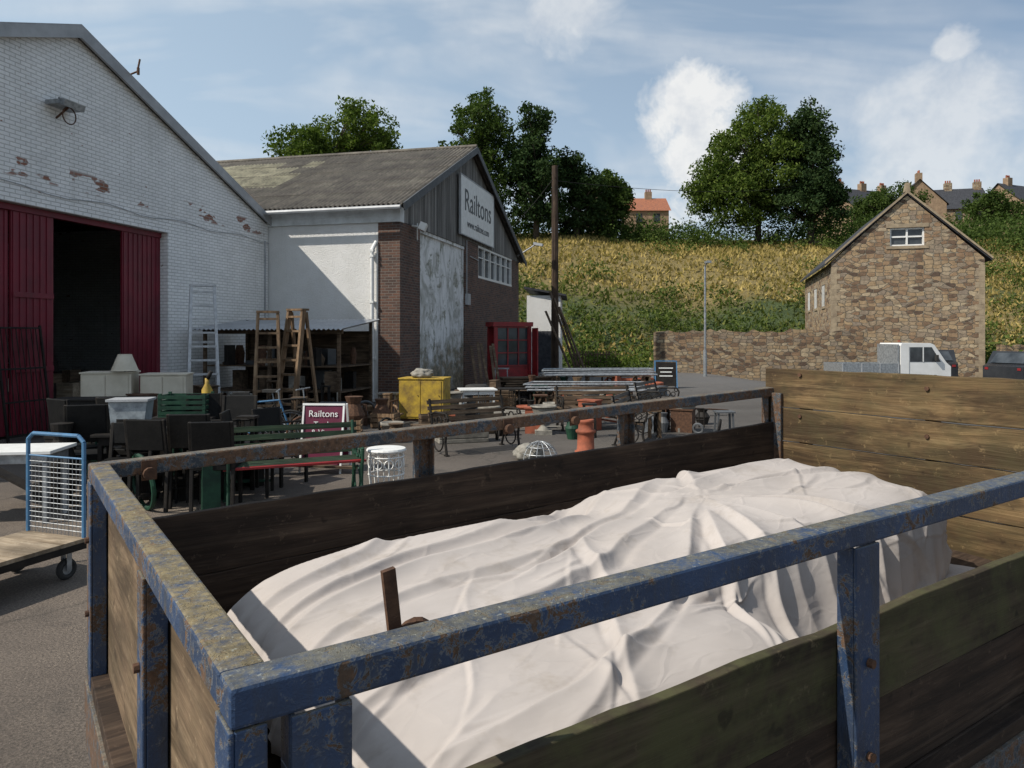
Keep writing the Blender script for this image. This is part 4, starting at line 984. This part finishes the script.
mb.b2((-.75,-.45,2.202),(.75,.45,2.36),0); mb.b2((-.6,-.33,.1),(.6,-.30,.8),0); mb.b2((-.66,-.3,.1),(-.62,.3,.8),0)
for x in(-.6,-.2,.2,.57): mb.b2((x,-.37,.8),(x+.04,-.33,2.2),0)
for z in(.8,1.25,1.7,2.15): mb.b2((-.6,-.375,z),(.6,-.371,z+.04),0)
mb.b2((-.59,-.31,.82),(.59,-.30,2.18),1); mb.b2((-.6,.3,.05),(.6,.33,2.2),0)
mb.b2((.72,-.9,.15),(.76,-.4,2.15),0)
mb.build('cabinet_body',[mRed,mGl],parent=eK)
mb=MB(); mb.lathe((0,0,0),[(.17,0),(.175,.06),(.14,.08),(.13,.30),(.135,.34),(.16,.36),(.16,.39),(.12,.41),(.115,.50),(.135,.52),(.135,.56),(.10,.56),(.095,.3)],28); 
mb.build('chimney_pot',[mTer],(1.17,11.75,0),smooth=True)
mb=MB(); mb.lathe((0,0,0),[(.13,0),(.13,.05),(.10,.08),(.10,.4),(.14,.44),(.14,.48),(.09,.48)],20); mb.build('chimney_pot',[mTer],(3.2,20.2,0),smooth=True)
def pot(name,x,y,r,h,mat):
    mb=MB(); mb.lathe((0,0,0),[(0,0.0),(r*.65,0),(r*.9,h*.8),(r,h*.82),(r,h),(r*.88,h),(r*.8,h*.7),(0,h*.6)],20); mb.build(name,[mat],(x,y,0),smooth=True)
for i,(x,y,r,h,m_) in enumerate([(-1.1,15.2,.2,.3,mTer),(-.5,16.2,.25,.35,mStn),(.3,17,.2,.28,mTer),(.9,16.4,.22,.4,mStn),(-.2,14,.18,.25,mBlk),(2.6,18.5,.25,.4,mTer),(3.6,19.5,.25,.5,mStn),(-2.2,13.6,.22,.3,mStn),(4.2,22,.3,.5,mTer),(2.9,15.3,.18,.3,mTer)]): pot('plant_pot',x,y,r,h,m_)
def urn(x,y):
    mb=MB(); mb.b2((-.16,-.16,0),(.16,.16,.08)); mb.lathe((0,0,.08),[(.12,0),(.05,.08),(.05,.14),(.16,.25),(.22,.42),(.26,.45),(.24,.47),(.18,.4),(0,.35)],24); mb.build('stone_urn',[mStn],(x,y,0))
urn(.6,14.2); urn(3.4,14.6); urn(-1.4,17.6); urn(1.9,17.8)
def trough(x,y,rz):
    mb=MB(); mb.b2((-.45,-.22,0),(.45,.22,.08)); mb.b2((-.45,-.22,.08),(.45,-.16,.3)); mb.b2((-.45,.16,.08),(.45,.22,.3)); mb.b2((-.45,-.16,.08),(-.39,.16,.3)); mb.b2((.39,-.16,.08),(.45,.16,.3)); mb.build('stone_trough',[mStn],(x,y,0),rz,bevel=.015)
trough(-.9,13.2,.3); trough(.1,15.6,-.2); trough(2.6,21.5,.1)
mb=MB()
for k in range(3): mb.torus((.02*k,0,.1+.18*k),(0,0,1),.24,.09,0,28,8)
mb.build('tyre_stack',[mRub],(-1.0,20.2,0),smooth=True)
mb=MB()
for k in range(7):
    a=math.pi*k/7
    pts=[(.28*math.cos(t)*math.cos(a),.28*math.cos(t)*math.sin(a),.3*math.sin(t)) for t in np.linspace(0,math.pi,10)]
    mb.path(pts,.007,5)
for z,r in((0.01,.28),(.12,.255),(.22,.19)): mb.torus((0,0,z),(0,0,1),r,.007,0,22,5)
mb.build('wire_cloche',[mGalv],(.42,11.15,0))
def crate(x,y,rz,m_,w=.5,d=.35,h=.3,z=0):
    mb=MB()
    for i in range(3):
        zz=.02+i*h/3
        for y_ in(-d/2,d/2): mb.box((0,y_,zz+h/7),(w,.014,h/4))
        for x_ in(-w/2,w/2): mb.box((x_,0,zz+h/7),(.014,d-.02,h/4))
    for x_ in(-w/2+.02,w/2-.02):
        for y_ in(-d/2+.02,d/2-.02): mb.box((x_,y_,h/2),(.03,.03,h))
    mb.box((0,0,.015),(w-.02,d-.02,.012)); mb.build('wooden_crate',[m_],(x,y,z),rz)
for a in((-1.6,14.9,.3,mWoodX),(-2.6,15.2,-.2,mWoodO),(-.2,18.9,.5,mWoodO),(1.3,18.4,.1,mWoodX),(4.6,27,.1,mTer),(5.0,27.6,.3,mTer),(4.2,27.4,-.2,mTer),(-3.1,14.0,.1,mWoodO)): crate(*a)
mats_s=[mWoodX,mBlk,mRust,mStn,mGalv,mDGy,mWoodO,mTer,mGrn]
def salvage(x0,x1,y0,y1,n,hm=.7,wts=(0,0,1,1,1,2,2,3,4,5,6,7,8)):
    mb=MB()
    for i in range(n):
        x=random.uniform(x0,x1); y=random.uniform(y0,y1); k=i%6; mi=random.choice(wts); h=random.uniform(.2,hm); w_=random.uniform(.15,.5); a=random.uniform(0,3.1)
        if k==0:
            mb.box((x,y,h/2),(w_,w_*.7,h),mi,(0,0,a)); mb.box((x,y,h+.015),(w_*1.1,w_*.8,.028),mi,(0,0,a))
        elif k==1:
            dx,dy=math.cos(a)*w_,math.sin(a)*w_
            for q in range(4): mb.tube((x+dx*q/3,y+dy*q/3,0),(x+dx*q/3,y+dy*q/3,h),.014,.014,6,mi)
            mb.tube((x,y,h),(x+dx,y+dy,h),.018,.018,6,mi); mb.tube((x,y,h*.4),(x+dx,y+dy,h*.4),.014,.014,6,mi)
        elif k==2: mb.torus((x,y,w_*.6+.02),(math.cos(a),math.sin(a),.15),w_*.6,.025,mi,20,6)
        elif k==3: mb.lathe((x,y,0),[(0,0),(w_*.3,0),(w_*.45,h*.5),(w_*.25,h*.8),(w_*.35,h),(0,h)],14,mi)
        elif k==4:
            for sx in(-1,1):
                for sy_ in(-1,1): mb.beam((x+sx*w_*.5,y+sy_*w_*.4,0),(x+sx*w_*.45,y+sy_*w_*.35,h),.035,.035,mi)
            mb.box((x,y,h+.015),(w_*1.2,w_,.03),mi)
        else:
            mb.beam((x,y,.03+.2*random.random()),(x+math.cos(a)*1.3,y+math.sin(a)*1.3,.05+h*.6*random.random()),.12,.03,mi)
    mb.build('salvage_clutter',mats_s)
salvage(-2.2,4.2,13.0,20.5,74,.6); salvage(-1.0,4.8,20.5,26,30,.8); salvage(-6.6,-3.2,9.9,13.8,44,.9,(0,1,1,1,1,2,5,8)); salvage(-7.0,-2.4,14.2,17.8,50,.9,(0,1,1,2,5,6,6,3)); salvage(-5.4,-3.2,7.9,9.8,24,.95,(1,1,1,1,8))
mb=MB(); mb.box((0,-.1,.5),(.75,.025,.85),0,(-.14,0,0)); mb.box((0,.12,.5),(.75,.025,.85),0,(.14,0,0))
for x in(-.38,.38): mb.beam((x,-.22,0),(x,-.03,.98),.04,.03,1); mb.beam((x,.24,0),(x,.05,.98),.04,.03,1)
for z,w_ in((.72,.5),(.58,.4),(.44,.46)): mb.box((0,-.118+(z-.5)*.14,z),(w_,.004,.035),2,(-.14,0,0))
mb.beam((-.38,-.04,.97),(.38,-.04,.97),.04,.04,1); mb.build('chalkboard_sign',[mBlk,mBlu,mWh],(5.5,26.5,0),R(-5))
mb=MB()
for z in(.3,.5,.7): mb.box((0,0,z),(2.2,.5,.03))
for x in(-1.05,1.05): mb.b2((x-.03,-.25,0),(x+.03,.25,.75))
mb.build('potting_shelf',[mWoodX],(3.6,25.2,0),R(5))
# ------------------------------------------------------------------ vehicles
mCarW=simple('vehicle_white_paint',(.74,.74,.73),(.66,.66,.64),2,.35,0,0); mCarD=simple('vehicle_dark_paint',(.02,.022,.026),(.03,.032,.036),2,.25,0,0)
def wheel(mb,x,y,r=.33,mt=1,mh=2):
    mb.torus((x,y,r),(0,1,0),r-.09,.09,mt,28,8); mb.tube((x,y-.07,r),(x,y+.07,r),r-.12,r-.12,18,mh)
eV=empty('dropside_truck',(14.1,31.6,-.4),R(2))
mb=MB()
mb.prism([(2.55,.45),(4.75,.45),(4.75,.95),(4.55,1.12),(4.02,1.88),(3.85,1.95),(2.6,1.95),(2.55,1.85)],0,1.75,0)
mb.b2((0,.0,.62),(2.5,1.75,.70),1)
for y in(0,1.71): mb.b2((0,y,.70),(2.5,y+.04,1.08),1)
mb.b2((0,.04,.70),(.04,1.71,1.08),1); mb.b2((2.44,.04,.70),(2.5,1.71,1.9),1)
for x in(.02,.85,1.65,2.45): mb.b2((x-.02,-.015,.66),(x+.03,-.002,1.09),2)
mb.b2((.1,.3,.4),(4.4,.5,.6),3); mb.b2((.1,1.25,.4),(4.4,1.45,.6),3)
mb.prism([(2.95,1.15),(4.30,1.15),(3.9,1.78),(2.95,1.78)],-.012,-.002,4); mb.b2((3.5,-.02,1.15),(3.55,-.013,1.78),0)
mb.add([(4.57,.12,1.15),(4.57,1.63,1.15),(4.06,1.55,1.85),(4.06,.2,1.85)],[(0,1,2,3)],4)
mb.b2((2.9,-.02,.58),(2.915,-.004,1.8),2); mb.b2((4.02,-.16,1.2),(4.12,-.02,1.45),3); mb.b2((4.60,.1,.75),(4.77,.45,.9),2); mb.b2((4.755,.0,.42),(4.82,1.75,.62),3)
mb.tube((2.7,.4,2.0),(2.7,.4,2.08),.06,.06,8,5); mb.b2((2.58,.02,.98),(3.0,.1,1.0),2)
for x in(.75,4.05):
    for y in(.08,1.67): wheel(mb,x,y,.33,3,2)
mb.build('body',[mCarW,mGalv,mGry,mRub,mGl,mTer],parent=eV,bevel=.02)
def car(name,loc,rz,paint_):
    e=empty(name,loc,rz); mb=MB()
    mb.prism([(0,.35),(4.4,.35),(4.45,.75),(4.3,1.0),(3.3,1.1),(2.75,1.55),(.6,1.62),(.25,1.1),(0,1.0)],0,1.75,0)
    mb.prism([(.7,1.12),(2.95,1.12),(2.62,1.48),(.85,1.52)],-.012,-.002,1); mb.prism([(.7,1.12),(2.95,1.12),(2.62,1.48),(.85,1.52)],1.752,1.762,1)
    mb.b2((1.8,-.02,1.1),(1.88,-.013,1.54),0); mb.add([(.22,.15,1.14),(.22,1.6,1.14),(.52,1.5,1.55),(.52,.25,1.55)],[(0,1,2,3)],1)
    mb.b2((-.02,.1,.85),(.0,.25,.95),3); mb.b2((-.02,1.5,.85),(.0,1.65,.95),3)
    for x in(.85,3.6):
        for y in(.06,1.69): wheel(mb,x,y,.33,2,4)
    mb.build('body',[paint_,mGl,mRub,mRed,mGalv],parent=e,bevel=.05)
car('parked_car',(20.6,29.8,-.4),R(20),mCarD); car('parked_car',(20.2,33.5,-.4),R(75),mCarD)
# ------------------------------------------------------------------ light, sky
az=Vector((-.9,-.43)).normalized(); el=R(46)
to=Vector((az.x*math.cos(el),az.y*math.cos(el),math.sin(el)))
L=bpy.data.lights.new('sun','SUN'); L.energy=4.7; L.angle=R(.5); L.color=(1,.94,.84)
lo=bpy.data.objects.new('sun',L); scene.collection.objects.link(lo); lo.rotation_euler=to.to_track_quat('Z','Y').to_euler(); lo.location=(-20,-10,30)
wd=bpy.data.worlds.new('World'); scene.world=wd; wd.use_nodes=True; nt=wd.node_tree
bg=nt.nodes['Background']; bg.inputs[1].default_value=.1
sk=nt.nodes.new('ShaderNodeTexSky'); sk.sky_type='NISHITA'; sk.sun_disc=False; sk.sun_elevation=el; sk.sun_rotation=math.atan2(az.x,az.y)%(2*math.pi); sk.dust_density=1.5; sk.air_density=1.0
g=nt.nodes.new('ShaderNodeTexCoord').outputs['Generated']; s=sep(nt,g)
den=mth(nt,'ADD',mth(nt,'MAXIMUM',s[2],0.0),.18)
pv=comb(nt,mth(nt,'DIVIDE',s[0],den),mth(nt,'DIVIDE',s[1],den),0.0)
cir=nz(nt,mapp(nt,pv,(.9,1.9,1),(0,0,.5),(3.1,1.7,0)),.9,5,.6,.6)
cf=ramp(nt,cir,[(.45,0.0),(.61,.35),(.80,.9)])
def puff(d,rad,sc,soft=.8,amp=2.4):
    d=Vector(d).normalized()
    n=nt.nodes.new('ShaderNodeVectorMath'); n.operation='DISTANCE'; nt.links.new(g,n.inputs[0]); n.inputs[1].default_value=d
    q=mth(nt,'ADD',mth(nt,'DIVIDE',n.outputs['Value'],rad),mth(nt,'MULTIPLY',mth(nt,'SUBTRACT',nz(nt,g,sc,5,.62,.3),.5),amp))
    return ramp(nt,mth(nt,'MULTIPLY',q,.5),[(.28,1.0),(.28+soft*.5,0.0)])
cu=mth(nt,'MAXIMUM',puff((.24,1,.30),.06,17,.55,2.0),puff((.26,1,.23),.07,19,.55,2.0))
cu=mth(nt,'MAXIMUM',cu,mth(nt,'MULTIPLY',puff((.58,1,.25),.09,12,.9),.65))
cu=mth(nt,'MAXIMUM',cu,mth(nt,'MULTIPLY',puff((.08,1,.45),.05,13,.9),.65))
cu=mth(nt,'MAXIMUM',cu,mth(nt,'MULTIPLY',puff((.60,1,.39),.025,14,.6),.7))
fac=mth(nt,'MAXIMUM',cf,mth(nt,'MULTIPLY',cu,.92))
hz=mth(nt,'ADD',ramp(nt,s[2],[(0,.55),(.35,.30),(.7,.2)]),mth(nt,'MULTIPLY',mth(nt,'ADD',mth(nt,'MULTIPLY',s[0],-1.0),.5),.45),True)
skc=mix(nt,hz,sk.outputs[0],(5.2,6.7,8.2))
shade=ramp(nt,nz(nt,g,22,4,.6),[(.32,(7.0,7.3,7.7)),(.58,(9.0,9.0,8.9))])
nt.links.new(mix(nt,fac,skc,shade),bg.inputs[0])
# ------------------------------------------------------------------ camera
cam=bpy.data.cameras.new('camera'); cam.sensor_width=36; cam.lens=740/1024*36; cam.shift_y=-(384-335)/1024; cam.clip_end=5000; cam.clip_start=.05
co_=bpy.data.objects.new('camera',cam); scene.collection.objects.link(co_); co_.location=(0,0,1.9); co_.rotation_euler=(R(90),0,0)
scene.camera=co_
print('total',time.time()-T0)
